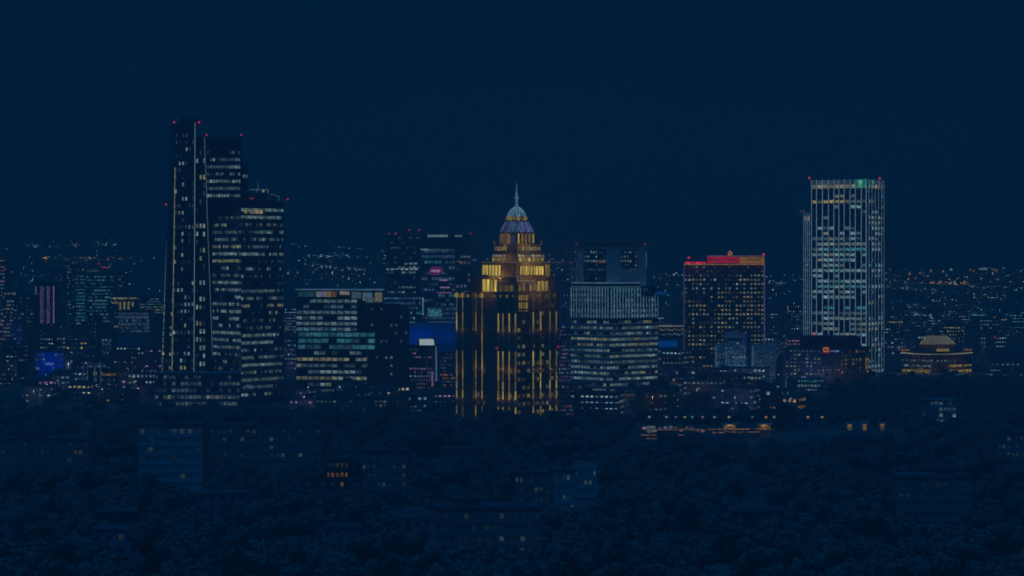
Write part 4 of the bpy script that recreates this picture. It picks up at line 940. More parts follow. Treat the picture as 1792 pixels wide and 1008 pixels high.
# near block at right with bright floors
D = 1060
root = thing('apartment_block', 'small pale block standing alone among the trees with white lit floors, right', 'apartment building', (X(1643,D), D, 0))
a, b = pt(1612, D), pt(1674, D-3)
mb = MB(); mb.prism([a, b, pt(1672,D+14), pt(1614,D+14)], 0, Z(701,D)); mb.build('wall', PALE, root)
mb = MB(); mb.prism([pt(1611,D-1), pt(1675,D-4), pt(1673,D+15), pt(1613,D+15)], Z(701,D)+.02, Z(699.5,D)); mb.build('roof', GREY, root)
facade(root, a, b, Z(776,D), Z(702,D), 7, 8, D, lights(121, lambda u,v: (.6 if u>.3 else .25), ['cool','cool','finblue','dimcool']), ww=.75, wh=.5, band=(.4,.4), pier=(.4,.5), mat_band=PALE, k=.85)
foot(a[0], b[0], D-8, D+18)

# lilac building + billboard + lit canopies between fin block and hotel
D = 1800
root = thing('office_block', 'lilac gridded building with blue billboard between the fin block and the hotel', 'office building', (X(1172,D), D, 0))
a, b = pt(1151, D), pt(1196, D)
mb = MB(); mb.prism([a, b, pt(1196,D+20), pt(1151,D+20)], 0, Z(595,D)); mb.build('wall', MAUVE, root)
facade(root, a, b, Z(645,D), Z(613,D), 5, 8, D, lights(131, lambda u,v: .4, ['violet','pink','steelblue']), ww=.6, wh=.5, band=(.25,.4), pier=(.5,.5), mat_band=MAUVE, k=.8)
piece('billboard', root, a, b, at_px(a,b,1168), Z(602,D), 35*M(D), 10.5*M(D), .3, .5, lit('blue', D, 'obj', .42, flat=.6))
for px in (1150.5, 1195.5): strip(root, (X(px,D), D-.8, Z(644,D)), (X(px,D), D-.8, Z(613,D)), .5, lit('violet', D, 'obj', .9, flat=.4))
strip(root, (X(1152,D), D-1, Z(641,D)), (X(1190,D), D-1, Z(645,D)), 1.0, lit('crimson', D, 'obj', .5, flat=.3))
D = 1900
root = thing('market_hall', 'flat hall with pale gold lit skylight roof left of the hotel', 'building', (X(1172,D), D, 0))
mb = MB(); mb.prism([pt(1150,D), pt(1197,D), pt(1197,D+40), pt(1150,D+40)], 0, Z(572,D)); mb.build('wall', CLAD, root)
for i in range(2):
    for j in range(9):
        mb = MB(); u0_, u1_ = lerp(1152,1195,(j+.06)/9), lerp(1152,1195,(j+.94)/9); v0, v1 = (.06,.46) if i == 0 else (.54,.95)
        mb.loft([pt(u0_,D+lerp(0,40,v0)), pt(u1_,D+lerp(0,40,v0)), pt(u1_+1,D+lerp(0,40,v1)), pt(u0_+1,D+lerp(0,40,v1))], Z(572,D)+.02, [pt(u0_,D+lerp(0,40,v0)), pt(u1_,D+lerp(0,40,v0)), pt(u1_+1,D+lerp(0,40,v1)), pt(u0_+1,D+lerp(0,40,v1))], Z(572,D)+.3)
        mb.build('skylight', lit('warm', D, 'obj', .7, flat=.3), root)
    a, b = pt(1150, D), pt(1197, D)
    for j in range(10): piece('window', root, a, b, (j+.5)*2.5, Z(576+i*8+j%3,D), 1.8, 1.2, .05, .1, lit('warm' if i == 0 else 'cool', D, 'obj', .5))
D = 2000
root = thing('sign_structure', 'deep blue lit wedge sign on posts right of the fin clad block', 'sign', (X(1162,D), D, Z(530,D)))
mb = MB(); mb.loft([pt(1147,D), pt(1178,D), pt(1178,D+2), pt(1147,D+2)], Z(515.5,D), [pt(1145,D), pt(1152,D), pt(1152,D+2), pt(1145,D+2)], Z(509.5,D)); mb.build('sign_face', lit('blue', D, 'obj', .4, flat=.5), root)
mb = MB(); mb.tube((X(1150,D),D+1,0),(X(1150,D),D+1,Z(515.5,D)),.5,n=5); mb.tube((X(1172,D),D+1,0),(X(1172,D),D+1,Z(515.5,D)),.5,n=5); mb.build('support_post', STEEL, root)
# sliver between gold tower and fin block
D = 1345
root = thing('apartment_block', 'narrow lilac speckled block squeezed between the gold tower and the fin clad block', 'apartment building', (X(990,D), D, 0))
a, b = pt(978, D), pt(1003, D)
mb = MB(); mb.prism([a, b, pt(1003,D+18), pt(978,D+18)], 0, Z(568,D)); mb.build('wall', MAUVE, root)
facade(root, a, b, Z(690,D), Z(570,D), 18, 9, D, lights(135, lambda u,v: .2 if v<.5 else .6, ['pink','violet','cool','violet']), ww=.6, wh=.5, band=(.3,.3), piers=False, mat_band=MAUVE, k=.6)
foot(a[0], b[0], D, D+20)

# ================================================================== LEFT CITY landmarks
def block(name, label, cat, px0, px1, pyt, D, mat, nf, nb, litf, k=.7, dep=22, band=(.3,.3), pier=(.5,.35), py_low=None, roof=ROOFM, ww=.7, wh=.5, joined=False, mat_band=None, turn=0.0, dim=None):
    root = thing(name, label, cat, (X((px0+px1)/2,D), D, 0))
    a, b = pt(px0, D+turn), pt(px1, D-turn); z = Z(pyt, D); a2, b2 = (a[0]+turn*.5, a[1]+dep), (b[0]+turn*.5, b[1]+dep)
    mb = MB(); mb.prism([a, b, b2, a2], 0, z); mb.build('wall', mat, root)
    W = wlen(a, b); mb = MB(); mb.fbox(a, b, -.3, W+.3, z+.01, z+.9, -dep-.3, .3)
    rr = random.Random(int(px0*7+D)); u = rr.uniform(.1,.6)*W; mb.fbox(a, b, u, u+W*.25, z+.9, z+.9+rr.uniform(1.5,4), -dep*.7, -dep*.3); mb.build('roof', roof, root)
    zl = max(.5, Z(py_low, D)) if py_low else max(.5, z-nf*3.6)
    facade(root, a, b, zl, z-.8, nf, nb, D, litf, k=k, band=band, pier=pier, mat_band=mat_band or mat, ww=ww, wh=wh, joined=joined, dim=dim)
    foot(min(a[0],a2[0]), max(b[0],b2[0]), D-abs(turn), D+dep+abs(turn))
    return root, a, b, z
D = 1900
root, a, b, z = block('apartment_tower', 'slim tower striped with pinkish white vertical light lines', 'tower', 62, 96, 499, D, CLAD, 22, 8, lights(201, lambda u,v: .0, ['pink']), py_low=600, pier=(.3,.2))
mb = MB(); mb.fbox(a, b, -1.2, wlen(a,b)+1, z+.9, z+4, -20, 1.0); mb.build('roof_canopy', CLAD, root)
W = wlen(a, b)
for px, w, kk in ((63,.8,.8),(71,.5,.5),(75.5,.5,.5),(83,.5,.6),(86.5,.5,.6),(94,.9,1.0)):
    piece('glow_strip', root, a, b, min(max(at_px(a,b,px),.5),W-.5), (Z(566,D)+Z(501,D))/2, w, Z(501,D)-Z(566,D), .4, .2, lit('violet', D, 'obj', 1.5*kk, flat=.4))
for i in range(20):
    for px in (73.3, 84.8): piece('window', root, a, b, at_px(a,b,px), Z(503+i*3.2,D), 1.2, 1.0, .3, .1, lit('pink', D, 'obj', .5))
beacon(root, X(90,D), D-1, Z(571,D), D, .5, .5, post=.2)
block('office_block', 'dark plain slab tower right of the striped tower', 'office building', 93, 110, 471, 2300, CLAD, 12, 5, lights(202, lambda u,v: .03, ['dimcool']))
block('office_block', 'grey gridded tower behind the plain slab, small white windows on top', 'office building', 111, 126, 463, 2400, GREY, 22, 7, lights(203, lambda u,v: .8 if v<.12 else .12, ['cool','dimcool','dimcool']), k=.6)
block('office_block', 'teal lit office tower, left of a pair, with sloped dark roof', 'office building', 124, 150, 480, 2100, GLASSB, 15, 9, lights(204, lambda u,v: .8 if u>.3 else .12, ['teal','teal','iceblue']), k=.55, mat_band=CLAD)
root, a, b, z = block('office_block', 'teal lit office tower with round grey roof drum, right of the teal pair', 'office building', 151, 200, 481, 2080, GLASSB, 14, 14, lights(205, lambda u,v: .7 if .25<u<.7 else .2, ['teal','iceblue','teal']), k=.55, mat_band=CLAD)
mb = MB(); cxx = X(161,2080)
n = 18; mb.prism([(cxx+10.5*math.cos(2*math.pi*k/n), 2094+9*math.sin(2*math.pi*k/n)) for k in range(n)], z+.9, Z(469,2080)); mb.build('roof_drum', PALE, root)
for i in range(5): piece('flood_or_fill', root, pt(150,2083), pt(178,2083), 2.5+i*2.6, Z(474,2080), 1.5, 1.6, .1, .4, lit('dimcool', 2080, 'obj', .8))
for px, pz in ((168,463),(175,469),(179,469),(184.5,470)): beacon(root, X(px,2080), 2092, z+.9, D, .7, .8, post=(Z(pz,2080)-z-.9))
block('office_block', 'grey tower of small white windows right of the teal pair', 'office building', 200, 216, 480, 2150, GREY, 16, 7, lights(206, lambda u,v: .45, ['dimcool','cool','pink']), k=.55)
root, a, b, z = block('office_block', 'yellow lit block with bright top floor and tall lit columns', 'office building', 194, 240, 518, 1750, BROWN, 8, 10, lights(207, lambda u,v: .15, ['warm']), k=.7, py_low=585)
for i in range(14): piece('window', root, a, b, (i+.5)*wlen(a,b)/14, Z(522,1750), 1.3, 1.3, .4, .1, lit('warm', 1750, 'obj', .85))
for i in range(4):
    for r_ in range(7): piece('window', root, a, b, (.36+.16*i)*wlen(a,b), Z(529+r_*2.2,1750), 1.7, .85, .4, .1, lit('yellow', 1750, 'obj', .8))
for i in range(6): piece('window', root, a, b, (.03+.045*i)*wlen(a,b), Z(528+2.5*(i%2),1750), 1.0, .9, .4, .1, lit('yellow', 1750, 'obj', .7))
block('office_block', 'long teal banded block beside the slanted tower, left', 'office building', 242, 287, 520, 1720, GLASSB, 6, 16, lights(208, lambda u,v: .65, ['finblue','teal','warm','finblue']), k=.55, py_low=550, mat_band=CLAD)
block('exhibition_hall', 'hall wrapped in pale lit netting with a red lit foot', 'hall', 206, 262, 545, 1600, PALE, 6, 22, lights(209, lambda u,v: .62 if v<.7 else .35, ['dimcool','fingrey','dimcool','pink']), k=.75, py_low=583, ww=.5, wh=.7, band=(.2,.3))
block('apartment_block', 'plain mauve lit wall block below the teal pair', 'apartment building', 153, 169, 555, 1650, MAUVE, 6, 5, lights(210, lambda u,v: .05, ['violet']))
root, a, b, z = block('office_block', 'bluish corner block cut by the left edge with orange lamp on top', 'office building', -40, 9, 457, 1980, GLZBLUE, 24, 12, lights(211, lambda u,v: .55, ['dimcool','pink','steelblue']), k=.7)
for i, px in enumerate((1,4,8)): piece('glow_strip', root, a, b, at_px(a,b,px), z+.4, 1.6, 1.0, .35, .3, lit('orange' if i else 'cream', 1980, 'obj', .5))
beacon(root, X(10,1980), 1979, Z(473,1980), D, .7, .5, post=.2)
block('office_block', 'speckled block in front of the left edge corner block with yellow lights', 'office building', 5, 28, 510, 1850, GREY, 14, 8, lights(212, lambda u,v: .6, ['warm','cool','dimcool','pink']), k=.6)
block('office_block', 'dark block with blue roof line left of the striped tower', 'office building', 24, 60, 518, 1780, CLAD, 8, 10, lights(213, lambda u,v: .12, ['cool','dimcool']))
mb = MB(); 
blk = bpy.data.objects['office_block'] if False else None
D = 1560
root, a, b, z = block('office_block', 'low block floodlit deep blue left of the scaffolded frame', 'office building', 62, 112, 616, D, BLUEW, 4, 12, lights(214, lambda u,v: .12, ['cool','cool']), k=.6, py_low=650, dep=18)
for px, e in ((80,1.0),(98,.8)): lamp('blue_floodlight', (X(px,D), D-9, Z(634,D)), 2000*e, (0.0,0.025,1.0), root, 1.0)
root, a, b, z = block('office_block', 'slim block with blue lit side below the striped tower', 'office building', 20, 38, 566, 1640, BLUEW, 10, 4, lights(215, lambda u,v: .12, ['cool']), k=.6, dep=18)
lamp('blue_floodlight', (X(24,1640), 1632, Z(595,1640)), 350, (0.0,0.07,1.0), root, 1.0)
# scaffolded frame building near left
D = 1330
root = thing('frame_building', 'unfinished frame building with pale lit columns and warm rooms, left', 'building', (X(161,D), D, 0))
a, b = pt(145, D), pt(178, D-2)
for i, px in enumerate((145.5, 153, 166, 176)):
    piece('column', root, a, b, min(max(at_px(a,b,px),.4),wlen(a,b)-.4), Z(636,D)/2, .7, Z(636,D), -.8, .8, PALE)
    piece('glow_strip', root, a, b, min(max(at_px(a,b,px),.4),wlen(a,b)-.4), (Z(636,D)+Z(698,D))/2, .35, Z(636,D)-Z(698,D), .05, .1, lit('steelblue' if i<2 else 'finblue', D, 'obj', .55, flat=.2))
for i in range(7):
    mb = MB(); mb.fbox(a, b, 0, wlen(a,b), Z(640+i*10,D), Z(640+i*10,D)+.5, -10, -.85); mb.build('floor_slab', GREY, root)
mb = MB(); mb.fbox(a, b, 0, wlen(a,b), 0, Z(640,D), -10.6, -10.1); mb.build('back_wall', GREY, root)
for (u, y, c, kk) in ((149,641,'cool',.5),(163,641,'cool',.5),(172,641,'finblue',.5),(157,655,'warm',.45),(171,655,'warm',.7),(171,667,'cool',.5),(157,667,'finblue',.25),(165,680,'finblue',.3),(172,692,'cool',.3)):
    piece('window', root, a, b, at_px(a,b,u), Z(y,D), 2.4, 2.2, -10.0, .1, lit(c, D, 'obj', kk))
root, a, b, z = block('terrace_house', 'low brown block with a row of orange windows beside the frame building', 'building', 179, 205, 650, D, BROWN, 4, 7, lights(217, lambda u,v: .85 if v<.3 else .06, ['amber','yellow','amber']), k=.6, dep=14, py_low=690)
foot(X(143,D), X(180,D), D-3, D+12)

foot(X(50,1450), X(122,1450), 1260, 1560)
foot(X(700,1500), X(772,1500), 1340, 1690); foot(X(700,1400), X(804,1400), 1300, 1450)
foot(X(1372,1300), X(1446,1300), 1235, 1380, 0)
# ================================================================== FILLER BLOCKS: the city between the landmarks
LAND = [(80,'striped tower'),(160,'teal pair'),(225,'yellow lit block'),(320,'slanted tower'),(460,'shorter corner tower'),(590,'white roofed block'),(705,'hazy slab tower'),(780,'magenta sign tower'),(890,'gold tower'),
        (1068,'portal tower'),(1270,'red outlined hotel'),(1475,'fin tower'),(1640,'domed hall'),(1760,'pale pavilion')]
rng = random.Random(77)
cand = []
for (p0, p1, n, dlo, dhi, hlo, hhi) in ((-15,285,66,1400,2900,8,30),(497,520,5,1500,2600,8,25),(640,800,22,1450,3000,8,28),(975,1005,4,1700,2600,8,24),(1150,1200,8,1450,2700,7,16),(1338,1412,20,1420,3000,8,26),(1546,1800,50,1680,3300,6,20),(1150,1380,30,1160,1480,6,13),(-10,290,24,1230,1450,6,13),(520,790,14,1170,1330,5,12),(985,1190,18,1120,1400,5,11),(1440,1610,8,1640,2200,7,16)):
    for _ in range(n*4):
        if sum(1 for c in cand if c[5] == (p0,p1,dlo)) >= n: break
        Df = rng.uniform(dlo, dhi); px = rng.uniform(p0, p1); w = rng.uniform(12, 30); h = rng.uniform(hlo, hhi)*(1.5 if rng.random() < .12 else 1)
        x = X(px, Df); dep = rng.uniform(12, 20)
        if not clear(x, Df+dep/2, max(w, dep)/2+1): continue
        cand.append((px, Df, w, h, dep, (p0,p1,dlo))); foot(x-w/2, x+w/2, Df, Df+dep, 2)
rank = {}
for c in sorted(cand, key=lambda c: min(abs(c[0]-l[0]) for l in LAND)):
    li = min(range(len(LAND)), key=lambda i: abs(c[0]-LAND[i][0])); side = 'left of' if c[0] < LAND[li][0] else 'right of'
    rank.setdefault((li, side), []).append(c)
ORD = ['nearest','second','third','fourth','fifth','sixth','seventh','eighth','ninth','tenth','eleventh','twelfth','thirteenth','fourteenth','fifteenth','sixteenth','seventeenth','eighteenth','nineteenth','twentieth','twenty-first','twenty-second','twenty-third','twenty-fourth','twenty-fifth','twenty-sixth','twenty-seventh','twenty-eighth','twenty-ninth','thirtieth']
TONES = [('grey',GREY),('pale',PALE),('dark',CLAD),('brown',BROWN),('mauve',MAUVE)]
PALS = [('white',['cool','dimcool','cool']),('white',['cool','dimcool']),('warm',['warm','yellow','cream']),('lilac',['pink','violet','pink']),('teal',['teal','finblue']),('amber',['amber','warm','yellow'])]
FILL_LAMPS = []
for (li, side), lst in rank.items():
    for r_, (px, Df, w, h, dep, reg) in enumerate(lst):
        tone, mat = rng.choice(TONES); pn, pal = rng.choices(PALS, (5,4,2,2,1.5,1))[0]
        nf = max(2, int(h/3.4)); nb = max(4, int(w/2.6)); dens = rng.choice([.1,.2,.32,.45,.6])
        few = 'few' if dens < .15 else 'some' if dens < .4 else 'many'
        x = X(px, Df); z0 = float(ground_z(x, Df)); turn = rng.uniform(-5,5)
        root = thing('city_block', f'{tone} {nf} storey block with {few} {pn} windows, {ORD[min(r_,29)]} {side} the {LAND[li][1]}', 'building', (x, Df, z0), 'low city blocks between the towers')
        a, b = (x-w/2, Df+turn), (x+w/2, Df-turn); ua = (Vector(b)-Vector(a)).normalized(); nn = Vector((-ua.y, ua.x))
        q = [a, b, (b[0]+nn.x*dep, b[1]+nn.y*dep), (a[0]+nn.x*dep, a[1]+nn.y*dep)]
        mb = MB(); mb.prism(q, z0-1, z0+h); W = wlen(a,b)
        for i in range(nf): mb.fbox(a, b, 0, W, z0+h*(i+1)/nf-.9, z0+h*(i+1)/nf-.02, .0, .35)
        for j in range(nb+1): mb.fbox(a, b, min(j*W/nb, W-.3), min(j*W/nb, W-.3)+.3, z0, z0+h-.05, .0, .28)
        mb.build('wall', mat, root)
        mb = MB(); mb.fbox(a, b, -.3, W+.3, z0+h, z0+h+.7, -dep-.3, .3)
        if rng.random() < .7: u = rng.uniform(.05,.6)*W; mb.fbox(a, b, u, u+min(5,W*.3), z0+h+.7, z0+h+rng.uniform(2,4), -dep*.7, -dep*.35)
        if rng.random() < .3: u = rng.uniform(.2,.8)*W; c_ = Vector(a)+ua*u+nn*dep*.5; mb.tube((c_.x,c_.y,z0+h+.7),(c_.x,c_.y,z0+h+rng.uniform(4,8)),.15,n=4)
        mb.build('roof', ROOFM, root)
        FILL_LAMPS.append((px, Df, w, turn, ORD[min(r_,29)], side, LAND[li][1]))
        lf = lights(int(px*13+Df), lambda u,v: dens, pal, run=.5)
        facade(root, a, b, z0+.8, z0+h, nf, nb, Df, lf, ww=.55, wh=.42, band=(.26,.3), k=rng.uniform(.9,1.6), joined=True)
        sd = (b, q[2])
        if abs(px) < 896: sd = (b, q[2])
        facade(root, sd[0], sd[1], z0+.8, z0+h, nf, max(2,int(dep/3)), Df, lights(int(px*17+Df), lambda u,v: dens*.7, pal), ww=.5, wh=.42, k=.6, joined=True)

# ================================================================== LOW BUILDINGS IN THE DARK FOREGROUND
def low(label, px0, px1, pyt, D, mat, nf, nb, dens, pal, k=.36, dep=14, py_low=None, name='low_building', turn=0.0, roofm=ROOFM):
    foot(X(px0,D), X(px1,D), D-40, D, 3)
    return block(name, label, 'building', px0, px1, pyt, D, mat, nf, nb, lights(int(px0*3+D), lambda u,v: dens, pal), k=k, dep=dep, py_low=py_low, band=(.35,.35), pier=(.6,.45), mat_band=mat, ww=.6, wh=.45, roof=roofm, turn=turn, dim='trace')
low('long low grey building at the wood edge with small mixed lamps in its windows', 552, 714, 698, 1150, GREY, 3, 22, .16, ['cool','warm','dimcool'], py_low=722, dep=12)
low('short annex with paler windows at the right end of the long low building', 716, 738, 707, 1140, GREY, 3, 5, .3, ['cool','warm'], py_low=732, dep=12)
low('pale grey apartment slab deep in the dark wood, few rooms dimly lit', 242, 354, 746, 770, PALE, 6, 8, .04, ['dimcool'], dep=16)
low('long pale four storey row right of the pale apartment slab', 357, 562, 747, 860, GREY, 4, 20, .08, ['dimcool'], dep=12)
low('long low row near the left edge in the dark wood, few dim windows', 0, 156, 770, 840, GREY, 3, 16, .05, ['dimcool','warm'], dep=12)
low('pale small house behind the dark trees at the frame building foot', 140, 162, 732, 930, PALE, 4, 4, .1, ['dimcool'], dep=12)
low('small amber lit house alone in the dark wood', 570, 611, 805, 720, BROWN, 4, 5, .55, ['dimgold','amber'], dep=10, k=.28)
low('dim grey row right of the small amber lit house', 632, 712, 792, 760, GREY, 4, 9, .08, ['dimcool'], dep=12)
low('blue grey house with pale gable lit from inside among dark trees', 968, 1006, 826, 690, PALE, 4, 5, .3, ['dimcool'], dep=12, k=.5)
low('pale balcony house behind the blue grey gable house', 1005, 1045, 803, 740, PALE, 4, 5, .2, ['dimcool','finblue'], dep=12, k=.4)
low('dim low house left of the blue grey gable house', 900, 960, 830, 690, GREY, 4, 7, .06, ['dimcool'], dep=12)
low('dim grey terrace nearest the camera in the dark wood', 760, 946, 892, 600, GREY, 4, 15, .07, ['dimcool'], dep=12, k=.3)
low('very dim grey slab at the right in the dark wood', 1570, 1700, 838, 670, GREY, 4, 10, .03, ['violet'], dep=14, k=.3)
low('grey lamp speckled house at the gold tower right foot', 981, 1005, 706, 1085, GREY, 5, 5, .45, ['cool','amber','pink'], py_low=748, dep=12, k=.4)
low('row of small houses with faint lamps, far right edge', 1730, 1800, 760, 850, GREY, 3, 9, .2, ['dimcool'], dep=12)
# lit street site, right of centre
D = 1010
root = thing('bus_station', 'long low station with amber lit canopies and lilac kiosks on a lit street', 'station', (X(1180,D), D, 0))
foot(X(1112,D), X(1565,D), D-85, D+24)
for i, (u0, u1, y) in enumerate(((1122,1236,752.5),(1121,1220,762),(1130,1206,768))):
    Dc = D-3*i
    mb = MB(); mb.prism([pt(u0,Dc), pt(u1,Dc), pt(u1,Dc+3), pt(u0,Dc+3)], Z(y,Dc), Z(y,Dc)+.4); cn = mb.build('canopy', PALE, root)
    mb = MB(); mb.fbox(pt(u0,Dc), pt(u1,Dc), .1, wlen(pt(u0,Dc),pt(u1,Dc))-.1, Z(y,Dc)-.05, Z(y,Dc)+.3, .03, .15); mb.build('glow_strip', lit('amber', D, 'obj', .8), cn)
    for j in range(8): xx = lerp(X(u0,Dc)+.5, X(u1,Dc)-.5, j/7); mb = MB(); mb.tube((xx,Dc+1.5,0),(xx,Dc+1.5,Z(y,Dc)),.15,n=5); mb.build('post', STEEL, cn)
rr = random.Random(4)
for j in range(12):
    px = lerp(1124, 1226, j/11); c = rr.choice(['violet','pink','dimcool','amber','violet','dimgold'])
    a, b = pt(px, D+5), pt(px+7, D+5)
    mb = MB(); mb.prism([a, b, pt(px+7,D+9), pt(px,D+9)], 0, Z(745+rr.uniform(0,4),D)); mb.build('kiosk', GREY, root)
    piece('window', root, a, b, wlen(a,b)/2, Z(756,D)+rr.uniform(0,2), 1.8, 1.6, .03, .1, lit(c, D, 'obj', .95))
piece('window', root, pt(1131,D+4.6), pt(1147,D+4.6), 2.3, Z(752,D), 4.2, 3.2, .03, .1, lit('dimcool', D, 'obj', .9, flat=.3))
# street lamps and amber kiosks along it
mb = MB(); mb.fbox(pt(1080,1000), pt(1500,1020), 0, wlen(pt(1080,1000),pt(1500,1020)), .02, .06, -1, 8); o = mb.build('road', ASPH); o['kind'] = 'structure'
mb = MB(); mb.fbox(pt(1080,1000), pt(1500,1020), 0, wlen(pt(1080,1000),pt(1500,1020)), .0, .16, -4, -1.02); o = mb.build('pavement', GREY); o['kind'] = 'structure'
def street_lamp(px, D, h, c, k, label, r=.55, en=0):
    x = X(px, D); z0 = float(ground_z(x, D))
    root = thing('street_lamp', label, 'street lamp', (x, D, z0), 'street lamps')
    mb = MB(); mb.tube((x,D,z0),(x,D,z0+h),.13,.08,6); mb.tube((x,D,z0+h),(x,D-1.6,z0+h+.35),.07,n=5); mb.build('pole', STEEL, root)
    bm = bmesh.new(); bmesh.ops.create_uvsphere(bm, u_segments=10, v_segments=6, radius=r); bmesh.ops.scale(bm, vec=(1,1,.7), verts=bm.verts)
    me = bpy.data.meshes.new('lamp_head'); bm.to_mesh(me); bm.free(); me.materials.append(lit(c, D, 'obj', k, flat=.8)); o = bpy.data.objects.new('lamp_head', me); COL.objects.link(o); o.parent = root; o.location = (0,-1.6,h+.35)
    if en: lamp('street_fill_light', (x, D-1.6, z0+h-.4), en, (1.0,.55,.2) if c in ('amber','orange','yellow','cream') else (.75,.55,1.0) if c == 'pink' else (.6,.8,1.0), root, .3)  # fill light, used only for the added lamps between the blocks
for px, c, t in ((1136,'cool','white lamp at the left end of the bus station'),(1166,'cool','white lamp behind the second canopy of the bus station'),(1182,'dimcool','dim white lamp at the middle of the bus station'),(1198,'yellow','yellow lamp over the bus station kiosks'),
                 (1211,'finblue','bluish lamp over the bus station kiosks'),(1229,'pink','pinkish lamp at the right end of the bus station'),(1250,'cool','white lamp just right of the bus station'),(1275,'cream','cream lamp above the first amber kiosk'),(1316,'dimcool','faint lamp between the amber kiosks'),(1340,'orange','orange lamp over the second amber kiosk'),(1354,'cool','white lamp right of the second amber kiosk'),
                 (1413,'yellow','small yellow lamp, first of the row left of three amber booths'),(1438,'yellow','small yellow lamp, second of the row left of three amber booths')):
    street_lamp(px, 1022, 9.5, c, .85, t, .75, 0)
for i, (px, w, t) in enumerate(((1277,22,'amber lit kiosk right of the bus station'),(1337,24,'orange lit kiosk with blue lamp beyond the bus station'),(1487,9,'first of three amber lit booths by the wood'),(1513,7,'second of three amber lit booths by the wood'),(1544,8,'third of three amber lit booths by the wood'))):
    Dk = 1015+i; a, b = pt(px-w/2, Dk), pt(px+w/2, Dk)
    root = thing('kiosk', t, 'kiosk', (X(px,Dk), Dk, 0), 'amber kiosks on the lit street')
    mb = MB(); mb.prism([a, b, pt(px+w/2,Dk+4), pt(px-w/2,Dk+4)], 0, 6.5); mb.build('wall', PALE, root)
    mb = MB(); mb.prism([pt(px-w/2-4,Dk-1.4), pt(px+w/2+4,Dk-1.4), pt(px+w/2+4,Dk+4.5), pt(px-w/2-4,Dk+4.5)], 6.52, 6.9); mb.build('roof', PALE, root)
    for j in range(max(1,int(w/6))): piece('window', root, a, b, (j+.5)*wlen(a,b)/max(1,int(w/6)), 4.6, wlen(a,b)/max(1,int(w/6))*.7, 2.2, .03, .1, lit(rr.choice(['amber','dimgold','yellow']), Dk, 'obj', .5))
    lamp('kiosk_light', (X(px,Dk), Dk-1.2, 6.2), 120 if i < 2 else 60, (1.0,.5,.15), root, .2)
D = 1012
root = thing('covered_walkway', 'amber lit covered walkway linking the bus station with the amber kiosks', 'walkway', (X(1292,D), D, 0))
for u0, u1, y in ((1238,1352,752),(1246,1330,757.5)):
    Dc = D+(752-y)*.5; a, b = pt(u0,Dc), pt(u1,Dc+4)
    mb = MB(); mb.prism([a, b, pt(u1,Dc+6.5), pt(u0,Dc+2.5)], Z(y,Dc), Z(y,Dc)+.35); cn = mb.build('canopy', PALE, root)
    n = 14; W = wlen(a,b)
    for j in range(n):
        if (j*7+int(y)) % 5: piece('glow_strip', root, a, b, (j+.5)*W/n, Z(y,Dc)+.1, W/n*.8, .4, .03, .12, lit('amber' if j%4 else 'orange', D, 'obj', .6))
        if j%2: mb = MB(); q_ = Vector(a).lerp(Vector(b), (j+.5)/n); mb.tube((q_.x,q_.y+1.2,0),(q_.x,q_.y+1.2,Z(y,Dc)),.14,n=5); mb.build('post', STEEL, root)
# long street running away at the right with orange lamps
mb = MB(); mb.loft([(X(1650,1750),1750),(X(1668,1750),1750),(X(1662,3300),3300),(X(1655,3300),3300)], .03, [(X(1650,1750),1750),(X(1668,1750),1750),(X(1662,3300),3300),(X(1655,3300),3300)], .08); o = mb.build('road', ASPH); o['kind'] = 'structure'
k = 0
for Dl in np.linspace(1780, 3250, 13):
    for side in (0, 1):
        px = lerp(1648, 1653, (Dl-1780)/1470) if side == 0 else lerp(1671, 1664, (Dl-1780)/1470)
        k += 1; street_lamp(px, float(Dl), 10, 'orange' if (Dl > 2100 and Dl < 2900) else 'cool', .45, f'{"orange" if (Dl > 2100 and Dl < 2900) else "white"} lamp number {k} along the long street behind the domed hall' if False else f'{"orange" if (Dl>2100 and Dl<2900) else "white"} lamp, {ORD[(k-1)//2]} pair from the domed hall, {"left" if side==0 else "right"} side of the street', .7)

# lamps added in the streets between the blocks to brighten the walls beside them
rng = random.Random(21)
for px, Dl, w, turn, o_, side, ln in FILL_LAMPS:
    if rng.random() > .62 or Dl > 2500: continue
    c = rng.choices(['cool','cream','amber','pink'], (6,2,2,2))[0]; dl = Dl-abs(turn)-5.5
    street_lamp(px+rng.uniform(-.35,.35)*w/M(Dl), dl, rng.uniform(8, 11), c, .75, f'{dict(cool="white",cream="cream",amber="amber",pink="lilac")[c]} added street lamp in front of the {o_} low block {side} the {ln}', .55, 420)

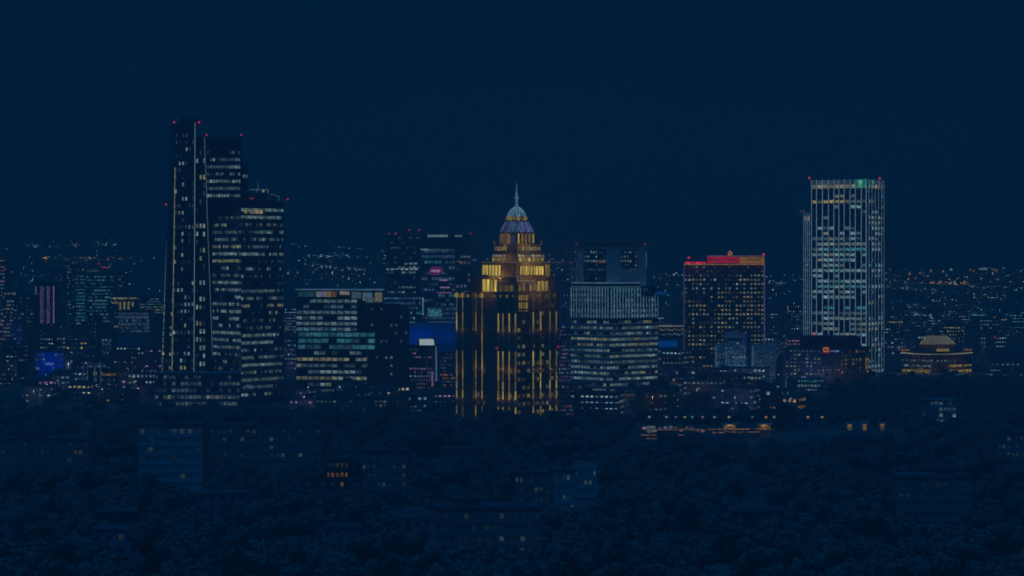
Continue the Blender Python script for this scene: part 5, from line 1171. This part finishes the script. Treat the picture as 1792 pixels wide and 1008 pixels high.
# houses standing in the dark wood
rng = random.Random(31); hs = []; tries = 0
while len(hs) < 13 and tries < 3000:
    tries += 1
    D = rng.uniform(600, 1060); px = rng.uniform(0, 1792); x = X(px, D); w = rng.uniform(10, 22); dep = rng.uniform(8, 11)
    if not clear(x, D+dep/2, max(w,dep)/2+2): continue
    hs.append((px, D, w, dep)); foot(x-w/2, x+w/2, D-26, D+dep, 2)
hs.sort()
PLACE = ['far left edge','left quarter','slanted tower','white roofed block','gold tower','fin clad block','red outlined hotel','fin tower','right edge']
cnt = {}
for px, D, w, dep in hs:
    sec = min(8, int(px/200)); r_ = cnt.get(sec, 0); cnt[sec] = r_+1
    tone, mat = rng.choice((('pale',PALE),('grey',GREY),('mauve',MAUVE),('brown',BROWN))); roofed = rng.random() < .15; h = rng.uniform(6, 10)
    x = X(px, D); turn = rng.uniform(-2.5, 2.5)
    root = thing('house', f'{tone} {"hipped" if roofed else "flat"} roofed house in the dark wood below the {PLACE[sec]}, {ORD[r_]} from left', 'house', (x, D, 0), 'houses in the dark wood')
    a, b = (x-w/2, D+turn), (x+w/2, D-turn); ua = (Vector(b)-Vector(a)).normalized(); nn = Vector((-ua.y, ua.x))
    q = [a, b, (b[0]+nn.x*dep, b[1]+nn.y*dep), (a[0]+nn.x*dep, a[1]+nn.y*dep)]
    mb = MB(); mb.prism(q, -.5, h); mb.build('wall', mat, root); W = wlen(a, b)
    c_ = Vector((sum(p[0] for p in q)/4, sum(p[1] for p in q)/4))
    e_ = [tuple(c_+(Vector(p)-c_)*1.06) for p in q]
    mb = MB()
    if roofed: mb.loft(e_, h+.02, [tuple(c_+(Vector(p)-c_)*.22) for p in q], h+3.2)
    else: mb.prism(e_, h+.02, h+.6)
    mb.build('roof', ROOFM, root)
    nb = max(3, int(W/3)); nf = 2 if h < 8 else 3
    for i in range(nf):
        for j in range(nb):
            on = rng.random() < .03
            piece('window', root, a, b, (j+.5)*W/nb, h*(i+.55)/nf, 1.3, 1.4, .03, .08, lit(rng.choice(['dimcool','warm','dimgold']), D, 'obj', .25) if on else GLASS)

# ================================================================== TREES
LEAF = wall_mat('foliage', (0.09,0.12,0.105), 0.8, 0.2, 0.6)
def crown_mesh(seed, n, ls):
    rr = np.random.default_rng(seed); lobes = rr.uniform(-1,1,(7,3))*np.array([.55,.55,.35]); lobes[:,2] += rr.uniform(-.1,.25,7); rad = rr.uniform(.38,.62,7)
    li = rr.integers(0,7,n); d = rr.normal(size=(n,3)); d /= np.linalg.norm(d,axis=1)[:,None]
    c = lobes[li]+d*(rad[li]*rr.uniform(.55,1.05,n)**.5)[:,None]
    nrm = d+rr.normal(size=(n,3))*.28; nrm /= np.linalg.norm(nrm,axis=1)[:,None]
    u = np.cross(nrm, rr.normal(size=(n,3))); u /= np.linalg.norm(u,axis=1)[:,None]; w = np.cross(nrm,u)
    s = rr.uniform(.7,1.3,n)[:,None]*ls
    v = np.stack([c-u*s-w*s*.6, c+u*s-w*s*.6, c+u*s*.6+w*s, c-u*s*.6+w*s],1)
    hull = []
    for i in range(7):                                # an inner mass of foliage in every lobe
        for a in range(6):
            for b in range(3):
                def sp(a_, b_): t, p = 2*math.pi*a_/6, math.pi*(b_/3-.5); return lobes[i]+rad[i]*.8*np.array([math.cos(t)*math.cos(p), math.sin(t)*math.cos(p), math.sin(p)])
                hull.append([sp(a,b), sp(a+1,b), sp(a+1,b+1), sp(a,b+1)])
    return np.concatenate([v, np.array(hull)]).reshape(-1,3)
def mesh_from(v, name, mat):
    me = bpy.data.meshes.new(name); nq = len(v)//4
    me.vertices.add(len(v)); me.vertices.foreach_set('co', v.astype(np.float32).ravel())
    me.loops.add(len(v)); me.loops.foreach_set('vertex_index', np.arange(len(v), dtype=np.int32))
    me.polygons.add(nq); me.polygons.foreach_set('loop_start', np.arange(0,len(v),4,dtype=np.int32)); me.materials.append(mat); me.update(calc_edges=True); me.validate(); return me
CROWNS = [mesh_from(crown_mesh(i, 1100, .065), 'crown', LEAF) for i in range(6)]
mb = MB(); mb.tube((0,0,-.5),(0,0,.55),.05,.035,7)
for t in range(4): mb.tube((0,0,.4),(.3*math.cos(t*1.7),.3*math.sin(t*1.7),.75),.025,.01,5)
TRUNK = bpy.data.meshes.new('trunk'); TRUNK.from_pydata(mb.v,[],mb.f); TRUNK.materials.append(BARK)
rng = random.Random(5); made = 0; spots = []
def try_tree(x, y, h, individual=True):
    spots.append((x, y, h, individual))
# individuals: nearest rows in view
tries = 0
while made < 280 and tries < 6000:
    tries += 1
    y = 560+500*rng.random()**1.4; px = rng.uniform(-30, 1822); x = X(px, y)
    if not clear(x, y, 2) or any((x-s[0])**2+(y-s[1])**2 < 49 for s in spots): continue
    spots.append((x, y, rng.uniform(6, 16), True)); made += 1
for i, (x, y, h, _) in enumerate(spots):
    z0 = float(ground_z(x, y))
    root = bpy.data.objects.new('broadleaf_tree', TRUNK) if False else thing('broadleaf_tree', 'unlit broadleaf tree in the dark wood that fills the ground before the city', 'tree', (x, y, z0), 'trees of the dark wood')
    t = bpy.data.objects.new('trunk', TRUNK); COL.objects.link(t); t.parent = root; t.scale = (h,h,h)
    c = bpy.data.objects.new('crown', CROWNS[i%6]); COL.objects.link(c); c.parent = root; c.location = (0,0,h*.66); wv = h*rng.uniform(.42,.55); c.scale = (wv,wv,h*.42); c.rotation_euler = (0,0,rng.uniform(0,6.28))
# the rest of the wood as one mass
LOWC = [crown_mesh(50+i, 300, .10) for i in range(5)]
chunks = []
for band_, n, (ylo, yhi), (plo, phi), (hlo, hhi) in ((0,1380,(525,1100),(-60,1850),(5,14)),(1,400,(1130,1320),(1452,1850),(7,10)),(2,420,(1100,1500),(-40,1850),(5,9)),(3,250,(1500,2600),(-20,1820),(6,10))):
    k = 0; tries = 0
    while k < n and tries < n*6:
        tries += 1
        y = rng.uniform(ylo, yhi); px = rng.uniform(plo, phi); x = X(px, y)
        if not clear(x, y, 2): continue
        h = rng.uniform(hlo, hhi); v = LOWC[k%5]; t = rng.uniform(0,6.28); ct, st = math.cos(t), math.sin(t); wv = h*.5
        xx = (v[:,0]*ct-v[:,1]*st)*wv+x; yy = (v[:,0]*st+v[:,1]*ct)*wv+y; zz = v[:,2]*h*.45+h*.5+float(ground_z(x,y))
        chunks.append(np.stack([xx,yy,zz],1)); k += 1
o = bpy.data.objects.new('wood', mesh_from(np.concatenate(chunks), 'wood', LEAF)); COL.objects.link(o); o['kind'] = 'stuff'; o['label'] = 'dark mass of unlit trees filling the ground between the buildings'

# ================================================================== FAR TOWN AND ITS LIGHTS
rng = random.Random(8)
mb = MB()
for _ in range(900):
    y = rng.uniform(2500, 4400); px = rng.uniform(-40, 1840); x = X(px, y); z0 = float(ground_z(x,y)); w = rng.uniform(6,20); h = rng.uniform(3,9)*(1.8 if rng.random()<.06 else 1)
    mb.box((x-w/2,y,z0-6),(x+w/2,y+14,z0+h))
o = mb.build('far_town', GREY); o['kind'] = 'stuff'; o['label'] = 'far low town fading into the hills behind the towers'
cols = {}
def dot(px, y, s, c, lift=None):
    x = X(px, y); z = float(ground_z(x,y))+(rng.uniform(3,10) if lift is None else lift); m_ = cols.setdefault((c, round(y/800)), MB()); m_.poly([(x-s,y,z),(x+s,y,z),(x,y-s,z),(x,y+s,z),(x,y,z-s),(x,y,z+s)], [(0,2,5),(2,1,5),(1,3,5),(3,0,5),(2,0,4),(1,2,4),(3,1,4),(0,3,4)])
def y_for(py):
    """distance at which the ground projects to photo row py"""
    ys = np.linspace(2200, 7600, 300); return ys
YS = np.linspace(1500, 4450, 900)
def yrow(px, py):
    zz = ground_z((px-896)*YS/F_PX, YS); rows = Y_HOR-(zz-H_CAM)/YS*F_PX
    i = int(np.argmin(np.abs(rows-py))); return float(YS[i])
def cluster(px0, px1, py0, py1, n, pal, smin=.5, smax=1.45):
    for _ in range(n):
        px = rng.uniform(px0, px1); py = rng.uniform(py0, py1); y = yrow(px, py); dot(px, y, (smin+(smax-smin)*rng.random()**2)*y/3500*1.05, rng.choice(pal), 4)
def street(px0, py0, px1, py1, n, pal, jit=2.4):
    for k in range(n):
        t = rng.random(); px = lerp(px0,px1,t); py = lerp(py0,py1,t)+rng.uniform(-jit,jit); y = yrow(px,py); dot(px, y, (.5+1.1*rng.random()**2)*y/3500, rng.choice(pal), 4)
W4 = ['cool','cool','dimcool','warm']
cluster(0, 285, 420, 470, 60, ['dimcool','cool','dimcool']); street(75, 454, 240, 457, 46, ['orange','orange','warm','dimcool']); street(120, 430, 145, 432, 12, ['orange','dimcool']); street(55,433,90,434,14,['cool','dimcool']); street(165,429,225,433,18,['cool'])
[street(rng.uniform(0,200), y_, rng.uniform(80,285), y_+rng.uniform(-4,6), 18, W4, 1.0) for y_ in (476,487,497,508,519,530)]; cluster(0, 285, 470, 540, 50, W4); cluster(0, 290, 540, 640, 170, W4+['orange'])
cluster(500, 675, 412, 460, 45, ['dimcool','cool']); street(530,451,612,452,60,['cool','cool','dimcool']); street(516,429,556,430,12,['dimcool']); street(545,468,640,476,40,['cool','dimcool']); cluster(500, 680, 452, 505, 90, W4); cluster(575, 625, 410, 440, 9, ['cool'])
street(825, 458, 1005, 460, 30, ['dimcool','orange']); cluster(960, 1010, 440, 560, 50, W4)
cluster(1132, 1200, 480, 560, 50, ['cool','dimcool']); street(1132,487,1200,484,20,['cool','dimcool'])
cluster(1340, 1408, 485, 520, 25, ['dimcool','cool']); street(1345,497,1375,500,20,['cool','dimcool']); cluster(1340, 1408, 520, 600, 40, ['cool','dimcool'])
street(1546,498,1700,500,46,['orange','warm','cool','cool']); cluster(1546, 1792, 474, 498, 110, ['cool','warm','dimcool','orange']); street(1710,474,1792,476,50,['cool','dimcool']); street(1690,504,1792,510,40,['cool','cool','warm']); street(1550,506,1640,512,50,['cool','dimcool']); [street(rng.uniform(1546,1640), y_, rng.uniform(1690,1792), y_+rng.uniform(-5,8), 20, ['cool','dimcool','warm'], 1.0) for y_ in (515,524,533,544,556,570)]; cluster(1546,1792,512,600,40,['cool','dimcool','dimcool','warm']); street(1630,498,1700,502,40,['orange','orange','warm']); street(1600,555,1660,565,20,['cool']); street(1670,540,1710,541,14,['cool'])
cluster(1160, 1400, 640, 720, 60, W4); cluster(1440, 1790, 670, 720, 30, ['dimcool','cool']); cluster(975,1190,690,735,22,['dimcool','cool']); cluster(0, 285, 640, 720, 16, ['dimcool','cool','warm'])
NM = dict(cool='white', warm='warm', orange='orange', dimcool='faint')
for c in NM:
    ks = sorted(k for k in cols if k[0] == c); big = MB()
    for i, k in enumerate(ks): big.poly(cols[k].v, cols[k].f, i)
    o = big.build('town_lights', [lit(c, k[1]*800, 'isl', 1.7) for k in ks]); o['kind'] = 'stuff'; o['label'] = f'{NM[c]} pin point street lights scattered over the far town and hills'

# ================================================================== HAZE
mb = MB(); mb.box((-2800,-300,-1.5),(2800,5400,206))
hz = bpy.data.materials.new('haze'); hz.use_nodes = True; hn = hz.node_tree.nodes; hn.clear()
ho = hn.new('ShaderNodeOutputMaterial'); hv = hn.new('ShaderNodeVolumePrincipled')
hv.inputs['Color'].default_value = (0.37,0.40,0.395,1); hv.inputs['Density'].default_value = HAZE; hv.inputs['Anisotropy'].default_value = 0.0
hz.node_tree.links.new(hv.outputs[0], ho.inputs['Volume'])
o = mb.build('haze', hz); o['kind'] = 'stuff'; o['label'] = 'thin blue night haze over the whole city'
